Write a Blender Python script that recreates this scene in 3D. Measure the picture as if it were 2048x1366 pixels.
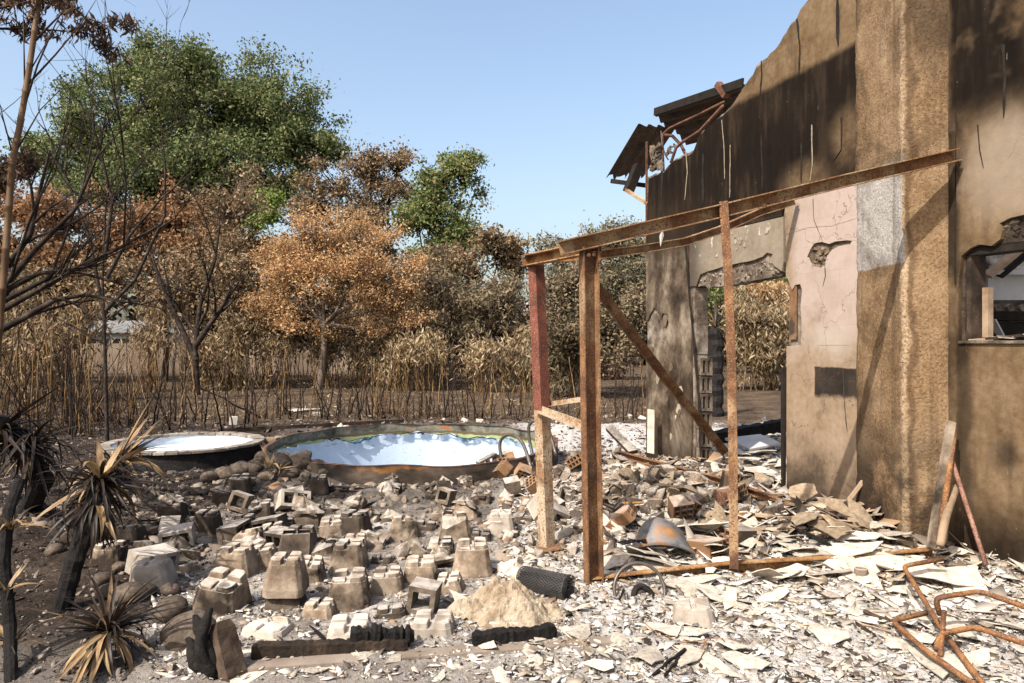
import bpy, bmesh, math, random
import numpy as np
from mathutils import Vector, Matrix, Euler

for o in list(bpy.data.objects):
    bpy.data.objects.remove(o)
random.seed(11)
RNG = np.random.default_rng(11)
SC = bpy.context.scene
COL = SC.collection
R = math.radians

# ---------------------------------------------------------------- camera
FPX, EYE = 1450.0, 1.6            # focal length in photo pixels, eye height in metres
cam_data = bpy.data.cameras.new('camera')
cam_data.sensor_width = 36.0
cam_data.lens = FPX / 2048.0 * 36.0
cam_data.clip_end = 1000.0
cam = bpy.data.objects.new('camera', cam_data)
cam.location = (0, 0, EYE)
cam.rotation_euler = (R(90), 0, 0)
COL.objects.link(cam)
SC.camera = cam

# ---------------------------------------------------------------- sky, sun, exposure
SUN_AZ, SUN_EL = 40.0, 48.0       # the light travels this many degrees right of the view axis
world = bpy.data.worlds.new('World')
SC.world = world
world.use_nodes = True
wn = world.node_tree
bg = wn.nodes['Background']
sky = wn.nodes.new('ShaderNodeTexSky')
sky.sky_type = 'NISHITA'
sky.sun_disc = False
sky.sun_elevation = R(SUN_EL)
sky.sun_rotation = R(180 + SUN_AZ)
sky.air_density = 1.15
sky.dust_density = 4.4
sky.ozone_density = 0.3
wn.links.new(sky.outputs[0], bg.inputs[0])
bg.inputs[1].default_value = 0.15
sun_data = bpy.data.lights.new('sun', 'SUN')
sun_data.energy = 5.0
sun_data.angle = R(0.53)
sun_data.color = (1.0, 0.94, 0.85)
sun = bpy.data.objects.new('sun', sun_data)
_l = Vector((math.sin(R(SUN_AZ)) * math.cos(R(SUN_EL)), math.cos(R(SUN_AZ)) * math.cos(R(SUN_EL)), -math.sin(R(SUN_EL))))
sun.rotation_euler = _l.to_track_quat('-Z', 'Y').to_euler()
sun.location = (-8, -14, 18)
COL.objects.link(sun)
SC.view_settings.view_transform = 'Standard'
SC.view_settings.look = 'None'
SC.view_settings.gamma = 1.0
SC.view_settings.exposure = 0.85
SC.view_settings.use_curve_mapping = False
SC.cycles.max_bounces = 6
SC.cycles.transparent_max_bounces = 4

# ---------------------------------------------------------------- small helpers
def srgb(r, g, b):
    f = lambda c: (c / 255 / 12.92) if c / 255 <= 0.04045 else ((c / 255 + 0.055) / 1.055) ** 2.4
    return (f(r), f(g), f(b), 1.0)

def at(px, py, Y):
    """the point at distance Y on the sight line through photo pixel (px, py)"""
    return Vector(((px - 1024) / FPX * Y, Y, EYE + (683 - py) / FPX * Y))

def _hash(ix, iy, s):
    n = (ix * 374761393 + iy * 668265263 + s * 1274126177) & 0xFFFFFFFF
    n = ((n ^ (n >> 13)) * 1274126177) & 0xFFFFFFFF
    return ((n ^ (n >> 16)) & 0xFFFF) / 65535.0

def vnoise(x, y, s=0):
    x = np.asarray(x, float); y = np.asarray(y, float)
    ix = np.floor(x).astype(np.int64); iy = np.floor(y).astype(np.int64)
    fx = x - ix; fy = y - iy
    fx = fx * fx * (3 - 2 * fx); fy = fy * fy * (3 - 2 * fy)
    a = _hash(ix, iy, s); b = _hash(ix + 1, iy, s); c = _hash(ix, iy + 1, s); d = _hash(ix + 1, iy + 1, s)
    return (a * (1 - fx) + b * fx) * (1 - fy) + (c * (1 - fx) + d * fx) * fy

def fbm(x, y, s=0, o=4):
    t = 0; a = 0.5; k = 1.0
    for i in range(o):
        t = t + a * (vnoise(np.asarray(x) * k, np.asarray(y) * k, s + i) - 0.5)
        a *= 0.5; k *= 2.03
    return t

MOUNDS = [  # x, y, radius along x, radius along y, height
    (1.55, 7.0, 1.0, 1.05, 0.29), (0.75, 7.7, 0.6, 0.8, 0.22), (2.55, 5.9, 0.5, 0.75, 0.17),
    (2.2, 8.6, 0.8, 0.9, 0.16), (3.55, 4.75, 0.5, 0.5, 0.07), (-4.4, 6.6, 1.2, 1.3, 0.14),
    (-2.75, 8.15, 0.75, 0.40, 0.24), (-1.3, 7.55, 1.2, 0.30, 0.10), (0.2, 13.2, 3.5, 0.7, 0.10), (-4.5, 12.6, 3.0, 0.6, 0.06), (1.0, 5.6, 0.5, 0.5, 0.08)]

def height(x, y):
    x = np.asarray(x, float); y = np.asarray(y, float)
    h = 0.10 * fbm(x * 0.8, y * 0.8, 3, 3) + 0.05 * fbm(x * 4, y * 4, 9, 3)
    h = h * np.clip((22 - y) / 6, 0.25, 1)
    for mx, my, rx, ry, hh in MOUNDS:
        h = h + hh * np.exp(-(((x - mx) / rx) ** 2 + ((y - my) / ry) ** 2))
    return h

def hz(x, y):
    return float(height(x, y))

HIT_Y = np.concatenate([np.arange(2.5, 12, .012), np.arange(12, 45, .05)])
def hit(px, py):
    """where the sight line through a photo pixel meets the ground"""
    dx = (px - 1024) / FPX; dz = (683 - py) / FPX
    y = HIT_Y
    z = EYE + dz * y
    k = np.argmax(z < height(dx * y, y))
    return Vector((dx * y[k], y[k], float(z[k])))

# ---------------------------------------------------------------- objects
def link(o, parent=None):
    COL.objects.link(o)
    if parent is not None:
        o.parent = parent
    return o

def tag(o, label=None, cat=None, group=None, kind=None):
    if label: o['label'] = label
    if cat: o['category'] = cat
    if group: o['group'] = group
    if kind: o['kind'] = kind
    elif cat: o['kind'] = 'thing'
    return o

def empty(name, loc=(0, 0, 0), rz=0.0, label=None, cat=None, group=None):
    o = bpy.data.objects.new(name, None)
    o.location = loc; o.rotation_euler = (0, 0, rz)
    o.empty_display_size = 0.1
    COL.objects.link(o)
    return tag(o, label, cat, group)

def mesh_obj(name, me, parent=None, mat=None, loc=None, rot=None, scale=None):
    o = bpy.data.objects.new(name, me)
    if mat is not None and len(me.materials) == 0:
        me.materials.append(mat)
    if loc is not None: o.location = loc
    if rot is not None: o.rotation_euler = rot
    if scale is not None: o.scale = scale
    return link(o, parent)

def copy_tree(o, parent=None):
    c = o.copy()
    COL.objects.link(c)
    c.parent = parent
    for ch in list(o.children):
        copy_tree(ch, c)
    return c

def np_mesh(name, V, F, mat=None, smooth=False):
    """a mesh from numpy arrays; every face has the same number of corners"""
    V = np.ascontiguousarray(V, dtype=np.float32); F = np.ascontiguousarray(F, dtype=np.int32)
    me = bpy.data.meshes.new(name)
    k = F.shape[1]
    me.vertices.add(len(V)); me.vertices.foreach_set('co', V.ravel())
    me.loops.add(F.size); me.loops.foreach_set('vertex_index', F.ravel())
    me.polygons.add(len(F))
    me.polygons.foreach_set('loop_start', np.arange(len(F), dtype=np.int32) * k)
    if smooth:
        me.polygons.foreach_set('use_smooth', np.ones(len(F), dtype=bool))
    me.update(calc_edges=True)
    if mat is not None: me.materials.append(mat)
    return me

class MB:
    """collects faces into one mesh"""
    def __init__(s):
        s.V = []; s.F = []
    def add(s, V, F):
        b = len(s.V)
        s.V += [tuple(v) for v in V]
        s.F += [tuple(i + b for i in f) for f in F]
        return s
    def box(s, lo, hi, M=None, jit=0.0):
        x0, y0, z0 = lo; x1, y1, z1 = hi
        V = [Vector(p) for p in ((x0, y0, z0), (x1, y0, z0), (x1, y1, z0), (x0, y1, z0), (x0, y0, z1), (x1, y0, z1), (x1, y1, z1), (x0, y1, z1))]
        if jit: V = [v + Vector((random.uniform(-jit, jit), random.uniform(-jit, jit), random.uniform(-jit, jit))) for v in V]
        if M is not None: V = [M @ v for v in V]
        return s.add(V, [(0, 3, 2, 1), (4, 5, 6, 7), (0, 1, 5, 4), (1, 2, 6, 5), (2, 3, 7, 6), (3, 0, 4, 7)])
    def tube(s, pts, rad, n=8, caps=True):
        pts = [Vector(p) for p in pts]
        if not hasattr(rad, '__len__'): rad = [rad] * len(pts)
        rings = []; V = []; F = []
        up = None
        for i, p in enumerate(pts):
            t = (pts[min(i + 1, len(pts) - 1)] - pts[max(i - 1, 0)]).normalized()
            if up is None:
                up = t.orthogonal().normalized()
            a = (up - t * up.dot(t)).normalized(); b = t.cross(a); up = a
            for k in range(n):
                w = 2 * math.pi * k / n
                V.append(p + (a * math.cos(w) + b * math.sin(w)) * rad[i])
        for i in range(len(pts) - 1):
            for k in range(n):
                F.append((i * n + k, i * n + (k + 1) % n, (i + 1) * n + (k + 1) % n, (i + 1) * n + k))
        if caps:
            F.append(tuple(range(n))[::-1]); F.append(tuple((len(pts) - 1) * n + k for k in range(n)))
        return s.add(V, F)
    def prism(s, poly, f0, f1):
        """poly in 2-D; f0/f1 turn (a, b) into the front and the back point"""
        n = len(poly)
        V = [f0(*p) for p in poly] + [f1(*p) for p in poly]
        F = [tuple(range(n)), tuple(range(n, 2 * n))[::-1]]
        F += [(i, i + n, (i + 1) % n + n, (i + 1) % n) for i in range(n)]
        return s.add(V, F)
    def sweep(s, prof, pts, up):
        """an open or closed profile (list of (side, up)) carried along a path"""
        pts = [Vector(p) for p in pts]; up = Vector(up); n = len(prof); V = []; F = []
        for i, p in enumerate(pts):
            t = (pts[min(i + 1, len(pts) - 1)] - pts[max(i - 1, 0)]).normalized()
            side = t.cross(up).normalized(); u = side.cross(t).normalized()
            V += [p + side * a + u * b for a, b in prof]
        for i in range(len(pts) - 1):
            for k in range(n):
                F.append((i * n + k, i * n + (k + 1) % n, (i + 1) * n + (k + 1) % n, (i + 1) * n + k))
        F.append(tuple(range(n))[::-1]); F.append(tuple((len(pts) - 1) * n + k for k in range(n)))
        return s.add(V, F)
    def mesh(s, name, mat=None, smooth=False, bevel=0.0, fix=True, jitter=0.0):
        me = bpy.data.meshes.new(name)
        me.from_pydata(s.V, [], s.F)
        if fix or bevel:
            bm = bmesh.new(); bm.from_mesh(me)
            bmesh.ops.recalc_face_normals(bm, faces=bm.faces)
            if bevel:
                bmesh.ops.bevel(bm, geom=[e for e in bm.edges if len(e.link_faces) == 2 and e.calc_face_angle(0) > 0.4], offset=bevel, segments=1, affect='EDGES')
            if jitter:
                for v in bm.verts:
                    v.co += Vector((random.uniform(-1, 1), random.uniform(-1, 1), random.uniform(-1, 1))) * jitter
            bm.to_mesh(me); bm.free()
        if smooth:
            me.polygons.foreach_set('use_smooth', [True] * len(me.polygons))
        if mat is not None: me.materials.append(mat)
        me.update()
        return me
    def build(s, name, mat, parent=None, **kw):
        loc = kw.pop('loc', None); rot = kw.pop('rot', None)
        return mesh_obj(name, s.mesh(name, mat, **kw), parent, None, loc, rot)

def tubes_np(segs, n=5):
    """many straight tapered tubes: rows of x0 y0 z0 x1 y1 z1 r0 r1"""
    S = np.asarray(segs, float); m = len(S)
    p0, p1, r0, r1 = S[:, 0:3], S[:, 3:6], S[:, 6], S[:, 7]
    t = p1 - p0; L = np.linalg.norm(t, axis=1, keepdims=True); t = t / np.maximum(L, 1e-9)
    ref = np.where(np.abs(t[:, 2:3]) > 0.9, np.array([[1.0, 0, 0]]), np.array([[0, 0, 1.0]]))
    a = np.cross(t, ref); a /= np.linalg.norm(a, axis=1, keepdims=True); b = np.cross(t, a)
    w = 2 * np.pi * np.arange(n) / n
    ring = a[:, None, :] * np.cos(w)[None, :, None] + b[:, None, :] * np.sin(w)[None, :, None]
    V = np.concatenate([p0[:, None] + ring * r0[:, None, None], p1[:, None] + ring * r1[:, None, None]], axis=1).reshape(-1, 3)
    k = np.arange(n); base = (np.arange(m) * 2 * n)[:, None, None]
    F = np.stack([k, (k + 1) % n, (k + 1) % n + n, k + n], axis=1)[None] + base
    return V, F.reshape(-1, 4)

def leaves_np(C, size, droop=0.0, aspect=0.45, spread=1.0):
    """one four-cornered, slightly folded leaf at each centre"""
    N = len(C)
    d = RNG.normal(size=(N, 3)); d[:, 2] = d[:, 2] * (1 - droop) - droop * 1.6
    d /= np.linalg.norm(d, axis=1, keepdims=True)
    q = RNG.normal(size=(N, 3)); s = np.cross(d, q); s /= np.linalg.norm(s, axis=1, keepdims=True)
    nrm = np.cross(d, s)
    L = size * RNG.uniform(0.6, 1.35, size=(N, 1)); W = L * aspect * RNG.uniform(0.7, 1.3, size=(N, 1))
    p0 = C - d * L * 0.5; p2 = C + d * L * 0.5
    p1 = C + s * W * 0.5 + nrm * W * 0.18; p3 = C - s * W * 0.5 + nrm * W * 0.18
    V = np.stack([p0, p1, p2, p3], axis=1).reshape(-1, 3)
    i = np.arange(N)[:, None] * 4
    F = np.concatenate([np.concatenate([i, i + 1, i + 2], 1), np.concatenate([i, i + 2, i + 3], 1)], 0)
    return V, F
# ---------------------------------------------------------------- materials
class NT:
    def __init__(s, name):
        s.m = bpy.data.materials.new(name); s.m.use_nodes = True
        s.t = s.m.node_tree; s.t.nodes.clear()
        s.out = s.t.nodes.new('ShaderNodeOutputMaterial')
    def put(s, sock, v):
        if isinstance(v, bpy.types.NodeSocket): s.t.links.new(v, sock)
        elif v is not None: sock.default_value = v
    def n(s, kind, ins=None, **kw):
        nd = s.t.nodes.new('ShaderNode' + kind)
        for k, v in kw.items(): setattr(nd, k, v)
        for k, v in (ins or {}).items(): s.put(nd.inputs[k], v)
        return nd
    def obj(s):
        return s.n('TexCoord').outputs['Object']
    def world(s):
        return s.n('NewGeometry').outputs['Position']
    def rnd(s):
        return s.n('ObjectInfo').outputs['Random']
    def island(s):
        return s.n('NewGeometry').outputs['Random Per Island']
    def noise(s, vec, scale, detail=5, rough=0.6, dist=0.0, stretch=None):
        if stretch:
            vec = s.n('Mapping', {'Vector': vec, 'Scale': stretch}).outputs[0]
        return s.n('TexNoise', {'Vector': vec, 'Scale': scale, 'Detail': detail, 'Roughness': rough, 'Distortion': dist}).outputs[0]
    def voro(s, vec, scale, feature='F1'):
        return s.n('TexVoronoi', {'Vector': vec, 'Scale': scale}, feature=feature).outputs[0]
    def ramp(s, fac, stops, interp='LINEAR'):
        nd = s.n('ValToRGB', {'Fac': fac}); r = nd.color_ramp; r.interpolation = interp
        while len(r.elements) < len(stops): r.elements.new(0.5)
        for e, (p, c) in zip(r.elements, stops):
            e.position = p; e.color = c if len(c) == 4 else (*c, 1)
        return nd.outputs[0]
    def mask(s, fac, lo, hi):
        return s.n('MapRange', {0: fac, 1: lo, 2: hi, 3: 0.0, 4: 1.0}, interpolation_type='SMOOTHSTEP').outputs[0]
    def math(s, op, a, b=None, clamp=False):
        nd = s.n('Math', operation=op, use_clamp=clamp); s.put(nd.inputs[0], a)
        if b is not None: s.put(nd.inputs[1], b)
        return nd.outputs[0]
    def mul(s, *a):
        r = a[0]
        for b in a[1:]: r = s.math('MULTIPLY', r, b)
        return r
    def mix(s, fac, a, b, mode='MIX'):
        nd = s.n('Mix', data_type='RGBA', blend_type=mode)
        s.put(nd.inputs[0], fac); s.put(nd.inputs[6], a); s.put(nd.inputs[7], b)
        return nd.outputs[2]
    def xyz(s, vec):
        return s.n('SeparateXYZ', {0: vec}).outputs
    def bump(s, h, strength=0.5, dist=0.01, prev=None):
        nd = s.n('Bump', {'Strength': strength, 'Distance': dist, 'Height': h})
        if prev is not None: s.put(nd.inputs['Normal'], prev)
        return nd.outputs[0]
    def blob(s, vec, c, r, lo=0.6, hi=1.1):
        """1 inside an ellipsoid, fading to 0 outside"""
        d = s.n('VectorMath', {0: vec, 1: c}, operation='SUBTRACT').outputs[0]
        d = s.n('VectorMath', {0: d, 1: r}, operation='DIVIDE').outputs[0]
        d = s.n('VectorMath', {0: d}, operation='LENGTH').outputs['Value']
        return s.mask(d, hi, lo)
    def warp(s, vec, scale, amt):
        c = s.n('TexNoise', {'Vector': vec, 'Scale': scale, 'Detail': 4.0, 'Roughness': 0.65}).outputs[1]
        c = s.n('VectorMath', {0: c, 1: (0.5, 0.5, 0.5)}, operation='SUBTRACT').outputs[0]
        c = s.n('VectorMath', {0: c, 3: amt}, operation='SCALE')
        c.inputs[3].default_value = amt
        return s.n('VectorMath', {0: vec, 1: c.outputs[0]}, operation='ADD').outputs[0]
    def shade(s, color, rough=0.85, normal=None, metal=0.0, spec=0.3, transl=0.0):
        b = s.n('BsdfPrincipled', {'Base Color': color, 'Roughness': rough, 'Metallic': metal, 'Specular IOR Level': spec})
        if normal is not None: s.put(b.inputs['Normal'], normal)
        o = b.outputs[0]
        if transl:
            tr = s.n('BsdfTranslucent', {'Color': color})
            o = s.n('MixShader', {0: transl, 1: o, 2: tr.outputs[0]}).outputs[0]
        s.t.links.new(o, s.out.inputs[0])
        return s.m

ALB = 0.57      # one setting for how bright all surface colours are
def c3(r, g, b): return (r * ALB, g * ALB, b * ALB, 1.0)

def simple(name, stops, scale=6.0, rough=0.9, bump=0.4, bdist=0.01, bscale=None, dirt=None, use_rnd=True, metal=0.0, spec=0.15, detail=6, ash=0.0):
    t = NT(name); v = t.obj()
    if use_rnd:
        k = t.math('MULTIPLY', t.rnd(), 37.0)
        v = t.n('VectorMath', {0: v, 1: t.n('CombineXYZ', {0: k, 1: k, 2: k}).outputs[0]}, operation='ADD').outputs[0]
    f = t.noise(v, scale, detail, 0.65)
    col = t.ramp(f, stops)
    if use_rnd:
        hv = t.n('HueSaturation', {'Value': t.n('MapRange', {0: t.rnd(), 3: 0.72, 4: 1.25}).outputs[0], 'Color': col})
        col = hv.outputs[0]
    if dirt:
        f2 = t.noise(v, dirt[1], 4, 0.6)
        col = t.mix(t.mask(f2, dirt[2], dirt[3]), col, dirt[0])
    if ash:      # ash that has settled on upward faces
        nz = t.xyz(t.n('NewGeometry').outputs['Normal'])[2]
        a = t.mul(t.mask(nz, .5, .98), t.mask(t.noise(v, 6, 5, .7), .28, .66), ash)
        col = t.mix(a, col, c3(.80, .73, .65))
    b = t.bump(t.noise(v, bscale or scale * 6, 6, 0.7), bump, bdist)
    return t.shade(col, rough, b, metal, spec)

def leafmat(name, cols, transl=0.3, rough=0.7, spec=0.2):
    t = NT(name)
    n = len(cols); cols = [tuple(min(1, x / ALB * .80) for x in c[:3]) + (1,) for c in cols]
    col = t.ramp(t.island(), [(i / max(n - 1, 1), c) for i, c in enumerate(cols)])
    f = t.noise(t.world(), 0.55, 3, 0.6)
    col = t.n('HueSaturation', {'Value': t.n('MapRange', {0: f, 1: 0.3, 2: 0.7, 3: 0.75, 4: 1.25}).outputs[0], 'Color': col}).outputs[0]
    return t.shade(col, rough, None, 0, spec, transl)

M = {}
M['oak_leaf'] = leafmat('oak_leaf', [c3(.06, .09, .03), c3(.10, .14, .045), c3(.14, .18, .06), c3(.19, .21, .085), c3(.27, .24, .13)])
M['green_leaf'] = leafmat('green_leaf', [c3(.08, .125, .035), c3(.12, .175, .05), c3(.16, .21, .065), c3(.21, .20, .09), c3(.28, .20, .10)])
M['lime_leaf'] = leafmat('lime_leaf', [c3(.16, .24, .04), c3(.22, .3, .06), c3(.14, .2, .05)])
M['brown_leaf'] = leafmat('brown_leaf', [c3(.11, .067, .038), c3(.20, .125, .068), c3(.29, .19, .105), c3(.37, .27, .165), c3(.14, .14, .07)])
M['orange_leaf'] = leafmat('orange_leaf', [c3(.30, .155, .065), c3(.46, .25, .11), c3(.57, .34, .155), c3(.62, .43, .24), c3(.40, .27, .15)], 0.35)
M['rust_leaf'] = leafmat('rust_leaf', [c3(.18, .09, .045), c3(.29, .15, .07), c3(.37, .21, .105), c3(.28, .19, .11)], 0.3)
M['grey_leaf'] = leafmat('grey_leaf', [c3(.11, .08, .05), c3(.20, .15, .09), c3(.29, .22, .14), c3(.16, .15, .08)])
M['olive_leaf'] = leafmat('olive_leaf', [c3(.12, .13, .075), c3(.19, .18, .11), c3(.27, .22, .14), c3(.22, .15, .08)])
M['straw_leaf'] = leafmat('straw_leaf', [c3(.14, .09, .045), c3(.24, .165, .09), c3(.35, .265, .155), c3(.48, .385, .25)], 0.3)
M['char_leaf'] = leafmat('char_leaf', [c3(.02, .015, .012), c3(.06, .035, .022), c3(.13, .075, .045), c3(.20, .12, .075)], 0.2)
M['dark_mass'] = leafmat('dark_mass', [c3(.02, .018, .012), c3(.04, .032, .02), c3(.035, .045, .02), c3(.08, .06, .035)], 0.15)

M['bark_dark'] = simple('bark_dark', [(.3, c3(.012, .010, .009)), (.6, c3(.05, .035, .026)), (.8, c3(.10, .075, .055))], 5, .95, .7, .02, use_rnd=False)
M['bark_grey'] = simple('bark_grey', [(.3, c3(.10, .075, .055)), (.6, c3(.22, .17, .13)), (.8, c3(.34, .28, .22))], 4, .95, .7, .02, use_rnd=False)
M['char'] = simple('char', [(.3, c3(.008, .007, .007)), (.6, c3(.025, .021, .019)), (.85, c3(.10, .085, .075))], 14, .8, .9, .02, 30)
M['concrete'] = simple('concrete', [(.28, c3(.10, .07, .048)), (.46, c3(.25, .185, .13)), (.58, c3(.42, .33, .245)), (.75, c3(.58, .48, .37))], 5, .92, .6, .008, 45, dirt=(c3(.04, .029, .021), 3.2, .48, .66), ash=.8)
M['concrete_ash'] = simple('concrete_ash', [(.25, c3(.30, .24, .19)), (.5, c3(.56, .48, .40)), (.8, c3(.78, .71, .62))], 6, .92, .5, .008, 50, ash=.6)
M['concrete_sooty'] = simple('concrete_sooty', [(.28, c3(.028, .021, .016)), (.5, c3(.085, .064, .048)), (.75, c3(.20, .16, .125))], 6, .95, .6, .01, 40, ash=.6)
M['rubble'] = simple('rubble', [(.28, c3(.085, .062, .045)), (.48, c3(.21, .16, .118)), (.75, c3(.40, .33, .26))], 8, .95, .6, .01, 40, ash=.7)
M['shard'] = simple('shard', [(.25, c3(.36, .285, .21)), (.5, c3(.62, .545, .45)), (.8, c3(.86, .795, .70))], 5, .9, .35, .004, 50, dirt=(c3(.16, .12, .09), 6, .58, .74))
M['shard_brown'] = simple('shard_brown', [(.25, c3(.16, .11, .07)), (.5, c3(.34, .255, .17)), (.8, c3(.50, .41, .30))], 5, .9, .35, .004, 50)
M['terracotta'] = simple('terracotta', [(.25, c3(.17, .085, .04)), (.5, c3(.32, .18, .095)), (.8, c3(.46, .31, .20))], 6, .9, .35, .004, 50, dirt=(c3(.07, .05, .037), 5, .50, .66), ash=.6)
M['stone'] = simple('stone', [(.25, c3(.04, .03, .023)), (.5, c3(.12, .09, .066)), (.8, c3(.25, .195, .15))], 4, .75, .25, .004, 30)
M['sand'] = simple('sand', [(.3, c3(.24, .17, .11)), (.45, c3(.44, .34, .235)), (.6, c3(.60, .50, .37)), (.8, c3(.70, .61, .49))], 9, .97, 1.0, .03, 22, use_rnd=False)
M['cane'] = simple('cane', [(.3, c3(.07, .04, .018)), (.5, c3(.23, .135, .058)), (.75, c3(.43, .28, .135))], 1.6, .6, .1, .003, detail=3)
M['cane_burnt'] = simple('cane_burnt', [(.35, c3(.012, .009, .007)), (.55, c3(.05, .03, .018)), (.8, c3(.16, .09, .04))], 1.6, .7, .1, .003, detail=3)
M['white_block'] = simple('white_block', [(.3, c3(.45, .41, .36)), (.7, c3(.66, .62, .56))], 8, .9, .2)
M['slate'] = simple('slate', [(.3, c3(.16, .16, .16)), (.7, c3(.34, .34, .34))], 2, .7, .2, use_rnd=False)
M['far_wall'] = simple('far_wall', [(.3, c3(.40, .36, .30)), (.7, c3(.52, .48, .42))], .6, .9, .1, use_rnd=False)
M['far_roof'] = simple('far_roof', [(.3, c3(.40, .30, .25)), (.7, c3(.52, .42, .36))], .8, .9, .2, use_rnd=False)
M['fence_panel'] = simple('fence_panel', [(.25, c3(.14, .10, .07)), (.5, c3(.27, .20, .145)), (.8, c3(.36, .29, .22))], .8, .9, .1)
M['pane_dark'] = simple('pane_dark', [(.3, c3(.02, .022, .025)), (.7, c3(.06, .065, .07))], 1, .2, .0, use_rnd=False)
M['white_paint'] = simple('white_paint', [(.3, c3(.55, .53, .50)), (.7, c3(.75, .73, .70))], 3, .7, .1, use_rnd=False)
M['soil_log'] = simple('soil_log', [(.3, c3(.16, .12, .09)), (.5, c3(.30, .24, .19)), (.8, c3(.42, .36, .30))], 3, .95, .5, .01, 20, use_rnd=False)
M['wood_burnt'] = simple('wood_burnt', [(.3, c3(.018, .014, .011)), (.5, c3(.06, .040, .028)), (.75, c3(.17, .12, .085))], 5, .9, .6, .01, 30)
M['wood_pale'] = simple('wood_pale', [(.3, c3(.20, .13, .08)), (.5, c3(.38, .27, .18)), (.8, c3(.52, .40, .29))], 5, .9, .5, .006, 30)
M['tube_steel'] = simple('tube_steel', [(.3, c3(.10, .08, .065)), (.6, c3(.24, .205, .175)), (.8, c3(.36, .32, .28))], 6, .45, .1, .002, metal=.6, use_rnd=False)
M['wire'] = simple('wire', [(.3, c3(.05, .047, .045)), (.7, c3(.15, .14, .135))], 8, .6, .1, metal=.3, use_rnd=False)

def rust_mat(name, base, streak, pale, scale=3.0, pale_lo=.62, pale_hi=.5, dark=c3(.035, .018, .012), dark_lo=.66, dark_hi=.54):
    t = NT(name); v = t.world()
    f = t.noise(v, scale * 2, 7, .7)
    col = t.ramp(f, [(.25, dark), (.45, base), (.62, streak), (.8, c3(.58, .36, .19))])
    g = t.noise(v, scale, 5, .65, stretch=(1.4, 1.4, .8))
    col = t.mix(t.mask(g, pale_hi, pale_lo), col, pale)
    pits = t.noise(v, 70, 4, .65)
    col = t.mix(t.mul(t.mask(pits, .52, .60), .85), col, c3(.13, .05, .018))
    pits2 = t.noise(v, 120, 3, .6)
    col = t.mix(t.mul(t.mask(pits2, .56, .64), .6), col, c3(.50, .36, .22))
    h = t.noise(v, scale * .8 + 1, 4, .6)
    col = t.mix(t.mul(t.mask(h, dark_hi, dark_lo), .75), col, dark)
    return t.shade(col, .85, t.bump(t.noise(v, 90, 4, .6), .4, .003), 0.0, .3)
M['rust_pale'] = rust_mat('rust_pale', c3(.30, .15, .07), c3(.46, .29, .16), c3(.58, .46, .32), 3, .54, .40, c3(.10, .05, .028), .74, .62)
M['rust_pole'] = rust_mat('rust_pole', c3(.17, .07, .03), c3(.30, .145, .06), c3(.42, .27, .145), 2.6, .64, .50, c3(.05, .024, .014), .68, .54)
M['rust_orange'] = rust_mat('rust_orange', c3(.28, .12, .04), c3(.46, .23, .07), c3(.50, .32, .16), 3.5, .62, .48, c3(.09, .035, .016), .72, .6)
M['rust_tube'] = rust_mat('rust_tube', c3(.19, .075, .028), c3(.36, .16, .05), c3(.24, .18, .14), 4, .66, .56)
M['rust_rafter'] = rust_mat('rust_rafter', c3(.24, .11, .045), c3(.38, .205, .095), c3(.47, .33, .19), 3, .60, .46, c3(.07, .032, .018), .70, .57)
M['rust_red'] = rust_mat('rust_red', c3(.10, .035, .02), c3(.19, .07, .045), c3(.27, .15, .10), 4, .72, .6)
M['rust_redpale'] = rust_mat('rust_redpale', c3(.24, .11, .08), c3(.36, .19, .14), c3(.48, .33, .25), 4, .72, .6)
M['cane_tall'] = simple('cane_tall', [(.3, c3(.06, .035, .018)), (.5, c3(.20, .115, .06)), (.75, c3(.34, .22, .12))], 2.5, .6, .1, .003, detail=4)
M['rust_redpost'] = rust_mat('rust_redpost', c3(.20, .055, .04), c3(.28, .085, .06), c3(.34, .17, .11), 2.5, .72, .6)
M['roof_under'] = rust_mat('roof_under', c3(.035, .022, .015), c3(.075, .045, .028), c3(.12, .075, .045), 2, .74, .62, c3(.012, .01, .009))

def sheet_mat():
    t = NT('rust_sheet'); v = t.world()
    col = t.ramp(t.noise(v, 7, 7, .7), [(.36, c3(.09, .092, .10)), (.49, c3(.20, .195, .20)), (.55, c3(.28, .15, .075)), (.7, c3(.42, .22, .085))])
    return t.shade(col, .55, t.bump(t.noise(v, 30, 4, .6), .3, .004), .15, .4)
M['rust_sheet'] = sheet_mat()

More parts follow.
